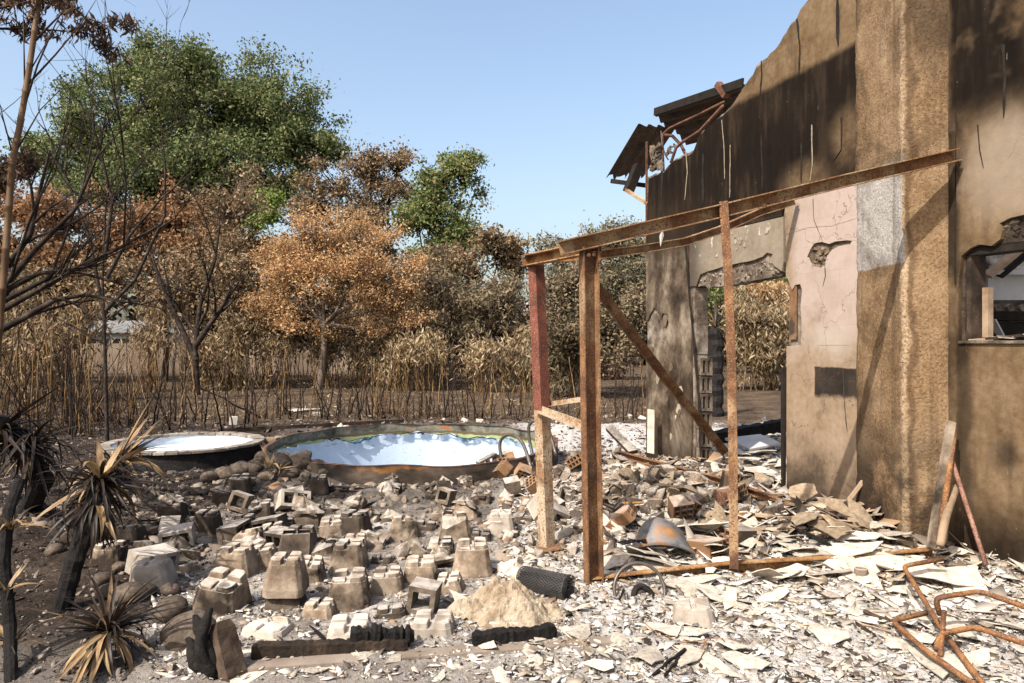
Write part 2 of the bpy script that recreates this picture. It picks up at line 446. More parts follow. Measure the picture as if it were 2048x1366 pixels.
def ground_mat():
    t = NT('ground'); v = t.world(); w = t.warp(v, .9, 1.1); x, y, z = t.xyz(w)
    n1 = t.noise(v, 1.3, 6, .65); n2 = t.noise(v, 9, 6, .7); n3 = t.noise(v, 38, 5, .7)
    mixn = t.math('ADD', t.mul(n1, .4), t.math('ADD', t.mul(n2, .35), t.mul(n3, .25)))
    grey = t.ramp(mixn, [(.32, c3(.075, .058, .047)), (.44, c3(.25, .21, .18)), (.52, c3(.48, .43, .385)), (.62, c3(.80, .76, .71))])
    ash = t.ramp(mixn, [(.30, c3(.18, .15, .13)), (.40, c3(.48, .43, .39)), (.48, c3(.62, .58, .54)), (.58, c3(.82, .79, .75))])
    char = t.ramp(mixn, [(.34, c3(.014, .011, .009)), (.47, c3(.042, .030, .023)), (.57, c3(.10, .074, .056)), (.70, c3(.30, .26, .22))])
    lawn = t.ramp(mixn, [(.34, c3(.028, .020, .014)), (.46, c3(.085, .058, .039)), (.54, c3(.17, .12, .08)), (.66, c3(.36, .27, .18))])
    right = t.mask(x, -.5, .9)
    col = t.mix(right, grey, ash)
    left = t.mask(t.math('ADD', x, t.mul(y, .22)), -.75, -1.45)
    col = t.mix(left, col, char)
    poolbelt = t.mul(t.mask(y, 6.2, 7.4), t.mask(x, .4, -.4))
    col = t.mix(t.mul(poolbelt, .75), col, char)
    col = t.mix(t.mask(y, 13.2, 14.4), col, lawn)
    near = t.mul(t.mask(y, 4.1, 3.6), t.mask(x, 1.5, -.5))
    col = t.mix(t.mul(near, .55), col, c3(.36, .315, .275))
    bmp = t.bump(n3, .9, .03, t.bump(n2, .7, .06))
    return t.shade(col, .97, bmp, 0, .1)
M['ground'] = ground_mat()
# ---------------------------------------------------------------- ground
POOL = (-1.33, 9.86, 1.92); BASIN = (-4.36, 9.65, 0.98)

def build_ground():
    xs = np.concatenate([np.linspace(-400, -60, 12)[:-1], np.linspace(-60, -8, 40)[:-1], np.arange(-8, 6.5, 0.06), np.linspace(6.5, 60, 40)[1:], np.linspace(60, 400, 12)[1:]])
    ys = np.concatenate([np.linspace(-60, 2.5, 20)[:-1], np.arange(2.5, 15, 0.06), np.linspace(15, 45, 90)[1:], np.linspace(45, 600, 20)[1:]])
    X, Y = np.meshgrid(xs, ys)
    Z = height(X, Y)
    Z += 0.035 * fbm(X * 14, Y * 14, 21, 3) * (np.abs(X) < 8) * (Y < 15)
    V = np.stack([X, Y, Z], -1).reshape(-1, 3)
    nx, ny = len(xs), len(ys)
    i, j = np.meshgrid(np.arange(nx - 1), np.arange(ny - 1))
    a = (j * nx + i).ravel()
    F = np.stack([a, a + 1, a + nx + 1, a + nx], 1)
    c = V[F].mean(1)
    keep = np.hypot(c[:, 0] - POOL[0], c[:, 1] - POOL[1]) > POOL[2] + 0.0
    keep &= np.hypot(c[:, 0] - BASIN[0], c[:, 1] - BASIN[1]) > BASIN[2] - 0.1
    me = np_mesh('ground', V, F[keep], M['ground'], True)
    tag(mesh_obj('ground', me), 'burnt garden ground of ash, charcoal and scorched lawn', 'ground', kind='structure')
build_ground()

# ---------------------------------------------------------------- the burnt house: local x runs along the wall towards the camera, y into it
WA = Vector((1.82, 9.84, 0.0)); WANG = math.atan2(-0.945, 0.326)
house = empty('burnt_house', WA, WANG, 'roofless burnt-out house wall, sooty and tan with a pink patch, beside the rusty frame', 'house')

def wl(px, py):
    Y = 5.215 / ((px - 1024) / FPX + 0.345)
    return ((9.84 - Y) / 0.945, EYE + (683 - py) / FPX * Y)

def jag(a, b, n, amp, seed=0):
    """extra uneven points between two outline points"""
    rr = random.Random(seed); out = []
    for i in range(1, n):
        t = i / n
        out.append((a[0] + (b[0] - a[0]) * t + rr.uniform(-amp, amp), a[1] + (b[1] - a[1]) * t + rr.uniform(-amp, amp)))
    return out

def rough_outline(pts, amp, step=0.06, seed=0):
    out = []
    for i in range(len(pts) - 1):
        a, b = pts[i], pts[i + 1]; out.append(a)
        n = max(1, int(math.hypot(b[0] - a[0], b[1] - a[1]) / step))
        out += jag(a, b, n, amp, seed + i)
    out.append(pts[-1])
    return out

def soot_plaster():
    t = NT('sooty_plaster'); v = t.obj(); w = t.warp(v, 1.5, .22); x, y, z = t.xyz(w)
    wf = t.warp(v, 3.0, .10); xf, yf, zf = t.xyz(wf)
    n = t.noise(v, 2.2, 7, .68); fine = t.noise(v, 16, 6, .7)
    col = t.ramp(t.math('ADD', t.mul(n, .65), t.mul(fine, .35)), [(.32, c3(0.0806, 0.0484, 0.026)), (.46, c3(0.18, 0.118, 0.0651)), (.56, c3(0.248, 0.171, 0.102)), (.68, c3(0.322, 0.242, 0.161))])
    smoke = t.noise(v, 1.1, 6, .64, .5)
    col = t.mix(t.mul(t.mask(smoke, .47, .64), .8), col, c3(0.062, 0.0384, 0.0223))
    pale = t.noise(t.n('Mapping', {'Vector': v, 'Location': (7, 3, 2)}).outputs[0], 1.6, 7, .7)
    col = t.mix(t.mul(t.mask(pale, .57, .66), .35), col, c3(0.36, 0.285, 0.205))
    streak = t.noise(v, 3.2, 5, .6, stretch=(2.2, 1, .22))
    col = t.mix(t.mul(t.mask(streak, .5, .68), .45), col, c3(0.093, 0.062, 0.0434))
    over = t.mul(t.blob(w, (5.05, 0, 2.85), (.42, 9, .42), .3, 1.25), .6)
    col = t.mix(over, col, c3(.42, .345, .27))
    # dark band below the vanished veranda roof, left of the pillar
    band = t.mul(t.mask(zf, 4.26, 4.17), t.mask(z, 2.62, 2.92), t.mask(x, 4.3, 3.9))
    clean = t.math('MAXIMUM', t.blob(w, (3.05, 0, 3.12), (.42, 9, .24), .3, 1.2), t.blob(w, (3.62, 0, 3.42), (.30, 9, .30), .3, 1.2))  # paler patches inside the dark band
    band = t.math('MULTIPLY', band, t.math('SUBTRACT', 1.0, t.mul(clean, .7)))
    # dark patches high on the right-hand wall and along the window
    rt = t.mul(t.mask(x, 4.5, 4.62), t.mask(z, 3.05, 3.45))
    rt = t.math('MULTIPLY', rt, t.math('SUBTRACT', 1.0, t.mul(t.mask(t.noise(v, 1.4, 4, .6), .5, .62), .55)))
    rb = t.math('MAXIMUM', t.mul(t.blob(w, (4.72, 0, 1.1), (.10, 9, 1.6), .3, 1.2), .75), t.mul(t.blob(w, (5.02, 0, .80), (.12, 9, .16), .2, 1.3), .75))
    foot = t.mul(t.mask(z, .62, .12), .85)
    strip = t.mul(t.mask(x, 4.52, 4.58), t.mask(x, 4.76, 4.66), t.mask(t.noise(v, 1.6, 5, .6, stretch=(1, 1, .5)), .36, .56), .85)  # shading of the recess right of the pillar, put into the colour
    soot_shade = t.math('MAXIMUM', t.math('MAXIMUM', strip, t.math('MAXIMUM', band, rt)), t.math('MAXIMUM', rb, foot))
    # the end pier: grey and streaky
    pier = t.mul(t.mask(x, 1.35, 1.05), t.mask(z, 2.95, 2.7))
    pc = t.ramp(t.noise(v, 1.9, 6, .66, .25, stretch=(1.2, 1, .8)), [(.34, c3(0.025, 0.0185, 0.0136)), (.45, c3(0.0784, 0.057, 0.0406)), (.53, c3(0.164, 0.124, 0.0891)), (.62, c3(0.299, 0.243, 0.185)), (.7, c3(0.399, 0.343, 0.271))])
    col = t.mix(pier, col, pc)
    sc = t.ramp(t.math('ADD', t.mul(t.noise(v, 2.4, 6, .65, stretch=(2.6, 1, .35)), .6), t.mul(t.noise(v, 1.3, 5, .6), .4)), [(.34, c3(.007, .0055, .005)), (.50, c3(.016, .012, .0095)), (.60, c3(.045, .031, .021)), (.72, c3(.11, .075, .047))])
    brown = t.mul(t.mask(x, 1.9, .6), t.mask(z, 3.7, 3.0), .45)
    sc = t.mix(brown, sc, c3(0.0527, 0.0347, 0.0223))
    col = t.mix(t.mul(soot_shade, .985), col, sc)
    flecks = t.mask(t.noise(v, 26, 3, .6, stretch=(1, 1, .45)), .70, .735)
    col = t.mix(t.mul(flecks, .55), col, c3(0.26, 0.217, 0.167))
    cr = t.voro(t.warp(v, 2.5, .35), 1.15, 'DISTANCE_TO_EDGE')
    col = t.mix(t.mul(t.mask(cr, .006, .002), t.mask(n, .5, .6), .35), col, c3(0.031, 0.0223, 0.0161))
    return t.shade(col, .93, t.bump(fine, .35, .006, t.bump(n, .3, .03)), 0, .03)

def pink_plaster():
    t = NT('pink_plaster'); v = t.obj(); w = t.warp(v, 2.2, .22); x, y, z = t.xyz(w)
    fine = t.noise(v, 18, 6, .7); n = t.noise(v, 2.4, 6, .65)
    pink = t.ramp(t.math('ADD', t.mul(n, .6), t.mul(fine, .4)), [(.3, c3(.42, .315, .265)), (.5, c3(.51, .405, .35)), (.7, c3(.57, .475, .42))])
    grime = t.mask(t.noise(v, 1.7, 6, .66), .50, .66)
    pink = t.mix(t.mul(grime, .5), pink, c3(.40, .32, .25))
    tan = t.ramp(t.math('ADD', t.mul(n, .6), t.mul(fine, .4)), [(.3, c3(0.176, 0.116, 0.068)), (.5, c3(0.336, 0.24, 0.152)), (.68, c3(0.464, 0.356, 0.248))])
    scorch = t.math('MAXIMUM', t.mask(t.math('ADD', z, t.mul(n, .9)), 2.45, 1.75), t.mask(x, 2.98, 2.80))
    col = t.mix(t.mul(scorch, .95), pink, tan)
    pale = t.mul(t.blob(w, (3.40, 0, 1.62), (.34, 9, .20), .2, 1.2), .6)
    col = t.mix(pale, col, c3(0.544, 0.48, 0.4))
    low = t.mask(t.math('ADD', z, t.mul(n, .7)), 1.25, .42)
    col = t.mix(t.mul(low, .93), col, t.ramp(n, [(.35, c3(0.0224, 0.016, 0.012)), (.55, c3(0.096, 0.064, 0.04)), (.7, c3(0.208, 0.144, 0.088))]))
    xs, ys, zs = t.xyz(t.warp(v, 7, .03))
    box = t.mul(t.mask(xs, 3.18, 3.195), t.mask(zs, 1.37, 1.355), t.mask(t.xyz(t.warp(v, 5, .13))[2], 1.07, 1.125))
    col = t.mix(t.mul(box, .96), col, c3(.009, .0075, .006))
    # faint block courses telegraphing through the coat
    br = t.n('TexBrick', {'Vector': t.n('Mapping', {'Vector': v, 'Rotation': (R(90), 0, 0)}).outputs[0], 'Scale': 1.0, 'Mortar Size': .006, 'Brick Width': .5, 'Row Height': .25, 'Color1': c3(0.8, 0.8, 0.8), 'Color2': c3(0.8, 0.8, 0.8), 'Mortar': c3(0, 0, 0)})
    col = t.mix(t.mul(t.math('SUBTRACT', 1.0, br.outputs[0]), t.mask(n, .42, .6), .22), col, c3(0.24, 0.152, 0.112))
    cr = t.voro(t.warp(v, 2.5, .5), 1.5, 'DISTANCE_TO_EDGE')
    col = t.mix(t.mul(t.mask(cr, .006, .002), .55), col, c3(0.08, 0.048, 0.036))
    return t.shade(col, .92, t.bump(fine, .3, .005, t.bump(n, .3, .02)), 0, .2)

def grey_plaster():
    t = NT('grey_plaster'); v = t.obj(); w = t.warp(v, 2, .25); x, y, z = t.xyz(w)
    fine = t.noise(v, 18, 6, .7); n = t.noise(v, 2.8, 6, .65)
    col = t.ramp(t.math('ADD', t.mul(n, .6), t.mul(fine, .4)), [(.3, c3(0.187, 0.149, 0.106)), (.5, c3(0.297, 0.242, 0.178)), (.7, c3(0.399, 0.34, 0.264))])
    sl = t.mask(x, 1.55, 1.05)
    col = t.mix(t.mul(sl, .85), col, c3(0.051, 0.0382, 0.0289))
    chips = t.mul(t.mask(t.noise(v, 9, 4, .7, stretch=(1, 1, .6)), .60, .64), t.mask(z, 2.5, 2.72))
    col = t.mix(chips, col, c3(0.612, 0.57, 0.51))
    return t.shade(col, .92, t.bump(fine, .3, .005), 0, .2)

def rough_concrete(name, white=False):
    t = NT(name); v = t.obj(); w = t.warp(v, 2.2, .12); x, y, z = t.xyz(w)
    n = t.noise(v, 1.8, 6, .65); g = t.noise(v, 42, 5, .75); pit = t.voro(v, 26)
    col = t.ramp(t.math('ADD', t.mul(n, .5), t.mul(g, .5)), [(.34, c3(.10, .057, .027)), (.46, c3(.26, .16, .083)), (.54, c3(.38, .25, .14)), (.64, c3(.52, .365, .23))])
    ridge_ = t.mul(t.mask(x, 4.345, 4.385), t.mask(x, 4.44, 4.41), t.mask(g, .35, .6), .7)
    col = t.mix(ridge_, col, c3(.66, .50, .34))
    seam = t.mul(t.mask(x, 4.425, 4.44), t.mask(x, 4.47, 4.45), .6)
    col = t.mix(seam, col, c3(.09, .052, .028))
    if white:
        wm = t.mul(t.mask(t.xyz(t.warp(v, 6, .03))[2], 2.20, 2.225), t.mask(z, 3.06, 2.98), t.mask(x, 4.42, 4.40))
        col = t.mix(t.mul(wm, .9), col, t.ramp(g, [(.35, c3(.42, .38, .34)), (.55, c3(.66, .62, .57)), (.7, c3(.80, .77, .72))]))
        st = t.mul(t.mask(z, 1.25, .35), t.mask(t.noise(v, 2.2, 6, .65), .36, .56), .88)
        col = t.mix(st, col, c3(0.0296, 0.02, 0.0141))
        sm = t.mul(t.mask(t.noise(v, 1.2, 6, .65, .4), .50, .66), .6)
        col = t.mix(sm, col, c3(0.074, 0.0444, 0.0244))
        up = t.mul(t.mask(z, 3.2, 4.3), t.mask(x, 4.40, 4.5), .6)
        col = t.mix(up, col, c3(0.0444, 0.0311, 0.0222))
    board = t.mask(t.noise(v, 2.0, 4, .6, stretch=(3.5, 3.5, .18)), .52, .66)
    col = t.mix(t.mul(board, .45), col, c3(0.0888, 0.0555, 0.0296))
    pits = t.mask(pit, .20, .10)
    col = t.mix(t.mul(pits, t.mask(g, .45, .6), .75), col, c3(0.0444, 0.0296, 0.0207))
    h = t.math('SUBTRACT', g, t.mul(pits, .5))
    return t.shade(col, .96, t.bump(h, .8, .02), 0, .15)

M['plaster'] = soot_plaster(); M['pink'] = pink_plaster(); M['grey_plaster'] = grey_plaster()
M['pillar'] = rough_concrete('pillar_concrete', True)
M['core'] = simple('wall_core', [(.28, c3(.035, .027, .02)), (.45, c3(.14, .105, .078)), (.6, c3(.33, .27, .21)), (.8, c3(.50, .44, .37))], 5, .96, .8, .02, 26, use_rnd=False)
M['core_dark'] = simple('wall_core_dark', [(.3, c3(.02, .016, .012)), (.5, c3(.075, .055, .04)), (.75, c3(.20, .16, .12))], 6, .96, .8, .02, 26, use_rnd=False)
M['tar'] = simple('tar', [(.3, c3(.010, .008, .007)), (.7, c3(.035, .027, .02))], 10, .9, .5, .005, use_rnd=False)
M['mortar_line'] = simple('mortar_line', [(.3, c3(.20, .16, .11)), (.7, c3(.44, .37, .28))], 14, .9, .5, .005, use_rnd=False)
M['hole'] = simple('hole_concrete', [(.28, c3(.05, .036, .026)), (.5, c3(.22, .16, .11)), (.75, c3(.42, .33, .24))], 9, .96, .9, .03, 22, use_rnd=False)

TH = 0.17
def slab(name, poly, mat, y0, y1, bevel=0.0):
    return MB().prism(poly, lambda a, b: (a, y0, b), lambda a, b: (a, y1, b)).build(name, mat, house, bevel=bevel)

top_px = [(1294, 352), (1325, 342), (1345, 320), (1385, 300), (1398, 268), (1430, 238), (1446, 226), (1464, 205), (1490, 165), (1503, 148), (1510, 130), (1522, 120), (1550, 95), (1566, 70), (1580, 45), (1590, 36), (1600, 14), (1612, 0), (1650, -60), (1700, -110), (1725, -120)]
TOP = [wl(*p) for p in top_px]
TOP[0] = (0.0, TOP[0][1])
top_rough = rough_outline(TOP, .012, .05, 4)
JL, JR, LZ = 1.15, 2.80, 2.25          # the doorway
# the core of the wall, four butted pieces
slab('wall', [(0, -.1), (JL, -.1), (JL, LZ), (0, LZ)], M['core'], .022, .022 + TH)
slab('wall', [(JR, -.1), (3.9, -.1), (3.9, LZ), (JR, LZ)], M['core'], .022, .022 + TH)
slab('lintel', rough_outline([(JL - .02, LZ + .02), (1.6, LZ - .02), (2.2, LZ + .0), (JR + .02, LZ + .02)], .015, .07, 9) + [(JR + .02, 2.62), (JL - .02, 2.62)], M['core'], .030, .014 + TH)
slab('wall', [(0, LZ), (JL - .02, LZ), (JL - .02, 2.62), (JR + .02, 2.62), (JR + .02, LZ), (3.9, LZ)] + [(3.9, TOP[-1][1])] + [(a, b) for a, b in reversed(top_rough) if a < 3.88], M['core'], .022, .022 + TH)
slab('wall', [(3.9, -.1), (7.6, -.1), (7.6, 1.58), (4.705, 1.58), (4.705, 2.29), (7.6, 2.29), (7.6, 7.0), (3.9, 7.0)], M['core_dark'], .022, .022 + TH)
# plaster coats, each proud of the core
top_in = [(a + .004, b - .012 - random.uniform(0, .035)) for a, b in rough_outline(TOP, .008, .06, 30)]
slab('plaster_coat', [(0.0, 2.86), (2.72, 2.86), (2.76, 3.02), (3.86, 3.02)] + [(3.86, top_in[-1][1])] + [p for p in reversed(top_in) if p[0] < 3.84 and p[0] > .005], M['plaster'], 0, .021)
miss = [wl(*p) for p in ((1296, 640), (1308, 615), (1318, 625), (1334, 628), (1338, 650), (1336, 672), (1326, 690), (1312, 700), (1296, 690))]
pier_edge = rough_outline([(1.10, LZ), (1.09, 1.5), (1.11, .8), (1.10, 0.0)], .006, .1, 5)
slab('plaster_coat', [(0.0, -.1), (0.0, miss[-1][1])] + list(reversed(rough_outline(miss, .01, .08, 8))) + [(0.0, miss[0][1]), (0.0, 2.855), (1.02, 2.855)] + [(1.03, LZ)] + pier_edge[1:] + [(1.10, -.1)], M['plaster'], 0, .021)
lint = [wl(*p) for p in ((1392, 572), (1400, 549), (1440, 535), (1490, 524), (1525, 513), (1533, 505), (1545, 508), (1540, 520), (1548, 532), (1562, 542), (1574, 546))]
slab('plaster_coat', rough_outline([(1.06, 2.27)] + lint, .008, .06, 3) + [(2.74, 2.30), (2.735, 2.85), (1.06, 2.85)], M['grey_plaster'], .002, .029)
pk_hole = [wl(*p) for p in ((1622, 500), (1630, 487), (1645, 484), (1660, 488), (1672, 483), (1690, 481), (1706, 482), (1702, 489), (1680, 492), (1666, 500), (1656, 512), (1652, 528), (1642, 537), (1630, 534), (1620, 526), (1616, 514))]
pk_in = rough_outline(pk_hole + [pk_hole[0]], .006, .04, 12)[:-1]
notch = [wl(*p) for p in ((1574, 552), (1586, 580), (1592, 570), (1602, 568), (1606, 580), (1603, 610), (1605, 640), (1604, 690), (1582, 692))]
right_edge = [(3.86, -.1), (3.86, pk_in[0][1]), (3.86, 2.985)]
pk_out = [(2.80, -.1), (3.86, -.1), (3.86, 1.9)]
start = max(range(len(pk_in)), key=lambda i: pk_in[i][0])
ring = pk_in[start:] + pk_in[:start]
area = sum(ring[i][0] * ring[(i + 1) % len(ring)][1] - ring[(i + 1) % len(ring)][0] * ring[i][1] for i in range(len(ring)))
if area > 0: ring = [ring[0]] + ring[1:][::-1]
zc = ring[0][1]
pink_poly = [(2.80, -.1), (3.86, -.1), (3.86, zc - .001), (ring[0][0], zc - .001)] + ring[1:] + [(ring[0][0], zc + .001), (3.86, zc + .001), (3.86, 2.985)] + [(2.80, 2.99), (2.775, 2.96), (2.79, 2.6), (2.79, 2.26)] + rough_outline(notch, .005, .05, 6) + [(2.80, notch[-1][1])]
slab('pink_plaster_panel', pink_poly, M['pink'], -.012, .021)
MB().add([(3.0, .012, 2.15), (3.75, .012, 2.15), (3.75, .012, 2.60), (3.0, .012, 2.60)], [(0, 1, 2, 3)]).build('broken_hole', M['hole'], house)
def lumps(name, mat, us, zs, y, n, r0, r1, seed, par=None):
    rr = random.Random(seed); bm = bmesh.new()
    for i in range(n):
        c = Vector((rr.uniform(*us), y, rr.uniform(*zs))); rad = rr.uniform(r0, r1)
        vs = [bm.verts.new(c + Vector((rr.gauss(0, 1), rr.gauss(0, .6), rr.gauss(0, 1))).normalized() * rad * rr.uniform(.7, 1.1)) for _ in range(10)]
        res = bmesh.ops.convex_hull(bm, input=vs)
        bmesh.ops.delete(bm, geom=[g for g in res['geom_interior'] if isinstance(g, bmesh.types.BMVert)], context='VERTS')
    me = bpy.data.meshes.new(name); bm.to_mesh(me); bm.free(); me.materials.append(mat)
    return tag(mesh_obj(name, me, par or house), kind='stuff')
lumps('broken_rubble_core', M['hole'], (3.12, 3.38), (2.30, 2.46), .012, 26, .02, .05, 3)
lumps('broken_lintel_core', M['rubble'], (1.2, 2.74), (2.27, 2.46), .035, 90, .018, .042, 5)
# right-hand coat with the spalled lintel over the window
sp = [wl(*p) for p in ((1925, 512), (1942, 497), (1960, 489), (1985, 492), (2003, 478), (2007, 460), (2001, 447), (2022, 436), (2048, 430))]
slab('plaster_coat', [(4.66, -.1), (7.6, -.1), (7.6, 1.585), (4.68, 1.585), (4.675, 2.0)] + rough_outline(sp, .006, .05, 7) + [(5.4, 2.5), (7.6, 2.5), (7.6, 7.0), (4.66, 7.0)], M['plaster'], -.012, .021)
lumps('broken_lintel_core', M['core_dark'], (4.78, 5.5), (2.32, 2.46), .03, 40, .02, .05, 8)
# window: frame post, head board, sill
MB().box((4.71, .03, 1.60), (4.745, .18, 2.285)).build('window_frame', M['wood_burnt'], house)
MB().box((4.755, .13, 1.60), (4.80, .185, 2.0)).build('window_frame', M['wood_pale'], house)
MB().box((4.71, .02, 2.235), (6.4, .18, 2.286)).build('window_head', M['tar'], house)
MB().box((4.69, -.03, 1.585), (6.4, .20, 1.607), jit=.002).build('window_sill', M['core'], house)

# the pillar: a rough wedge standing off the wall
def pillar():
    prof = [(3.68, .02), (3.70, -.015)]
    for i in range(1, 12): t = i / 12; prof.append((3.70 + (4.375 - 3.70) * t, -.015 + (-.235 + .015) * t))
    prof += [(4.375, -.235), (4.40, -.246), (4.425, -.236), (4.45, -.212)]
    for i in range(1, 6): t = i / 6; prof.append((4.45 + .115 * t, -.212 + .20 * t))
    prof += [(4.565, -.01), (4.575, .02)]
    zs = np.arange(-.1, 7.01, .045); n = len(prof)
    P = np.array(prof)
    V = []
    for z in zs:
        d = .018 * fbm(P[:, 0] * 9 + P[:, 1] * 7, np.full(n, z * 9), 5, 4) + .010 * (vnoise(P[:, 0] * 2, np.full(n, z * 22), 2) - .5)
        wide = 1.012 if z > 2.97 else 1.0
        ridge = .022 * (vnoise(np.zeros(n), np.full(n, z * 26), 8) - .3) * np.exp(-((P[:, 0] - 4.40) / .02) ** 2)
        q = P.copy(); q[:, 0] += -.6 * d - ridge * .3; q[:, 1] += -d - ridge - (.012 if z > 2.97 else 0) * (P[:, 1] < 0)
        V.append(np.concatenate([q, np.full((n, 1), z)], 1))
    V = np.concatenate(V)
    i, j = np.meshgrid(np.arange(n - 1), np.arange(len(zs) - 1)); a = (j * n + i).ravel()
    F = np.stack([a, a + 1, a + n + 1, a + n], 1)
    mesh_obj('pillar', np_mesh('pillar', V, F, M['pillar'], True), house)
pillar()

# tar runs, cracks and joints that stand out from the coat
def streak(name, pts, w, mat, y=-.004, amp=.35, th=.006):
    P = [wl(*p) for p in pts]; P = rough_outline(P, w * .35, .07, int(pts[0][0]))
    rr = random.Random(int(pts[0][0] * 7 + pts[0][1]))
    W = [w * rr.uniform(1 - amp, 1 + amp) for _ in P]; W[-1] *= .3
    mb = MB(); n = len(P)
    V = [(a - k, y, b) for (a, b), k in zip(P, W)] + [(a + k, y, b) for (a, b), k in zip(P, W)]
    V += [(a, y - th, b) for a, b in P]
    F = []
    for i in range(n - 1):
        F += [(i, 2 * n + i, 2 * n + i + 1, i + 1), (2 * n + i, n + i, n + i + 1, 2 * n + i + 1)]
    mb.add(V, F).build(name, mat, house, fix=False, smooth=True)
for pts, w in (([(1523, 122), (1524, 150), (1521, 190)], .012), ([(1594, 38), (1600, 90), (1598, 150)], .014), ([(1674, -20), (1676, 40), (1677, 92)], .016),
               ([(1683, 235), (1683, 300)], .010), ([(1683, 300), (1668, 322)], .008), ([(1603, 285), (1603, 365)], .014), ([(1523, 270), (1526, 380)], .012),
               ([(1324, 342), (1322, 440)], .022), ([(1406, 308), (1406, 408)], .022), ([(1371, 480), (1380, 600), (1398, 800), (1402, 925)], .020)):
    streak('tar_run', pts, w, M['tar'])
for pts, w in (([(2008, 90), (2012, 160), (2010, 235)], .012), ([(1884, -20), (1885, 60), (1882, 100)], .016), ([(1958, 250), (1962, 300), (1970, 335)], .005)):
    streak('tar_run', pts, w, M['tar'], y=-.016)
for pts, w in (([(1372, 302), (1375, 345), (1370, 400)], .008), ([(1444, 240), (1449, 300), (1450, 358)], .005), ([(1461, 290), (1460, 395)], .006), ([(1624, 250), (1625, 330), (1621, 362)], .007)):
    streak('mortar_crack', pts, w, M['mortar_line'])
for pts, w in (([(1688, 735), (1690, 790), (1693, 830), (1697, 865)], .006), ([(1652, 535), (1653, 552), (1648, 572)], .008), ([(1571, 470), (1620, 455), (1665, 452), (1713, 437)], .004), ([(1628, 398), (1630, 440), (1648, 484)], .004), ([(1640, 690), (1700, 690)], .003)):
    streak('crack', pts, w, M['core_dark'], y=-.0135, th=.002)
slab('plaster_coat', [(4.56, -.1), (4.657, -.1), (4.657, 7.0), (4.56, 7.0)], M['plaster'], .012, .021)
slab('groove_shade', [(4.635, 2.05), (4.662, 2.0), (4.662, 3.3), (4.645, 3.3)], M['tar'], -.002, .020)  # dark slab standing in for the shade inside the groove

# scabs of loosened coat, each a thin ragged plate
M['scab_pale'] = simple('scab_pale', [(.3, c3(.34, .26, .18)), (.6, c3(.52, .44, .34)), (.8, c3(.66, .59, .49))], 9, .9, .4, .004, 40)
M['scab_brown'] = simple('scab_brown', [(.3, c3(.10, .066, .042)), (.6, c3(.22, .155, .098)), (.8, c3(.33, .24, .155))], 9, .9, .4, .004, 40)
def scab(u, z, r, mat, y, seed, up=1.3):
    rr = random.Random(seed); n = rr.randint(7, 11)
    P = [(u + math.cos(2 * math.pi * i / n) * r * rr.uniform(.5, 1.15), z + math.sin(2 * math.pi * i / n) * r * up * rr.uniform(.5, 1.15)) for i in range(n)]
    P = rough_outline(P + [P[0]], r * .06, r * .3, seed)[:-1]
    slab('plaster_scab', P, mat, y - .007, y - .001)
sr = random.Random(31)
for i in range(15): scab(sr.uniform(.12, .92), sr.choice((sr.uniform(.5, 1.3), sr.uniform(.3, 2.3))), sr.uniform(.02, .075), M['scab_pale' if sr.random() < .65 else 'scab_brown'], 0, 100 + i)
for i in range(12): scab(sr.uniform(1.3, 2.65), sr.uniform(2.56, 2.8), sr.uniform(.008, .028), M['scab_pale'], .002, 400 + i)

# hollow blocks laid bare in the doorway's left side
def hollow_block(l, w, h, cells, wall, mat, bevel=.003):
    mb = MB(); n = cells
    mb.box((0, 0, 0), (l, w, wall)); mb.box((0, 0, h - wall), (l, w, h))
    web = wall; span = (w - web) / n
    for i in range(n + 1):
        mb.box((0, i * span, wall), (l, i * span + web, h - wall))
    mb.box((l * .5, .002, wall), (l * .5 + .01, w - .002, h - wall))
    return mb.mesh('hollow_block', mat, jitter=.0015)
blk = hollow_block(.2, .17, .19, 2, .028, M['core'])
for k in range(6):
    o = mesh_obj('hollow_block', blk, house, None, (JL + .004 + (k % 2) * .012, .03, .12 + k * .215))
    o.rotation_euler = (0, 0, 0); o.scale = (.45, .95, 1.08)
MB().box((2.755, -.05, .15), (2.80, -.014, 1.35), jit=.006).build('door_board', M['tar'], house)
MB().box((2.83, -.002, 1.62), (2.93, .006, 2.16)).build('exposed_brick', M['terracotta'], house)
MB().box((1.12, .03, 1.45), (1.16, .19, LZ)).build('door_jamb', M['core'], house)
MB().box((-.018, .0, 2.9), (-.006, .03, 4.32)).build('corner_rail', M['rust_red'], house)

# what is left of the roof at the far corner
def corrugated(P00, P10, P01, name, n=26, waves=5, amp=.028, th=.006, mat=None):
    """P00->P10 across the waves, P00->P01 along them"""
    P00, P10, P01 = Vector(P00), Vector(P10), Vector(P01); a = P10 - P00; b = P01 - P00; nr = a.cross(b).normalized()
    V = []; F = []; rows = 5
    for s in (0, 1):
        for j in range(rows):
            for i in range(n):
                u = i / (n - 1)
                V.append(P00 + a * u + b * (j / (rows - 1) * (1 + .05 * math.sin(i * 1.7))) + nr * (amp * math.sin(u * waves * 2 * math.pi) + s * th))
    N = n * rows
    for s in (0, 1):
        for j in range(rows - 1):
            for i in range(n - 1):
                k = s * N + j * n + i; F.append((k, k + 1, k + n + 1, k + n))
    for i in range(n - 1):
        F += [(i, i + 1, N + i + 1, N + i), ((rows - 1) * n + i, (rows - 1) * n + i + 1, N + (rows - 1) * n + i + 1, N + (rows - 1) * n + i)]
    inv = house_inv
    MB().add([inv @ v for v in V], F).build(name, mat or M['roof_under'], house, smooth=True)
house_mat = Matrix.Translation(WA) @ Matrix.Rotation(WANG, 4, 'Z'); house_inv = house_mat.inverted()
hp = lambda px, py, Y: at(px, py, Y)
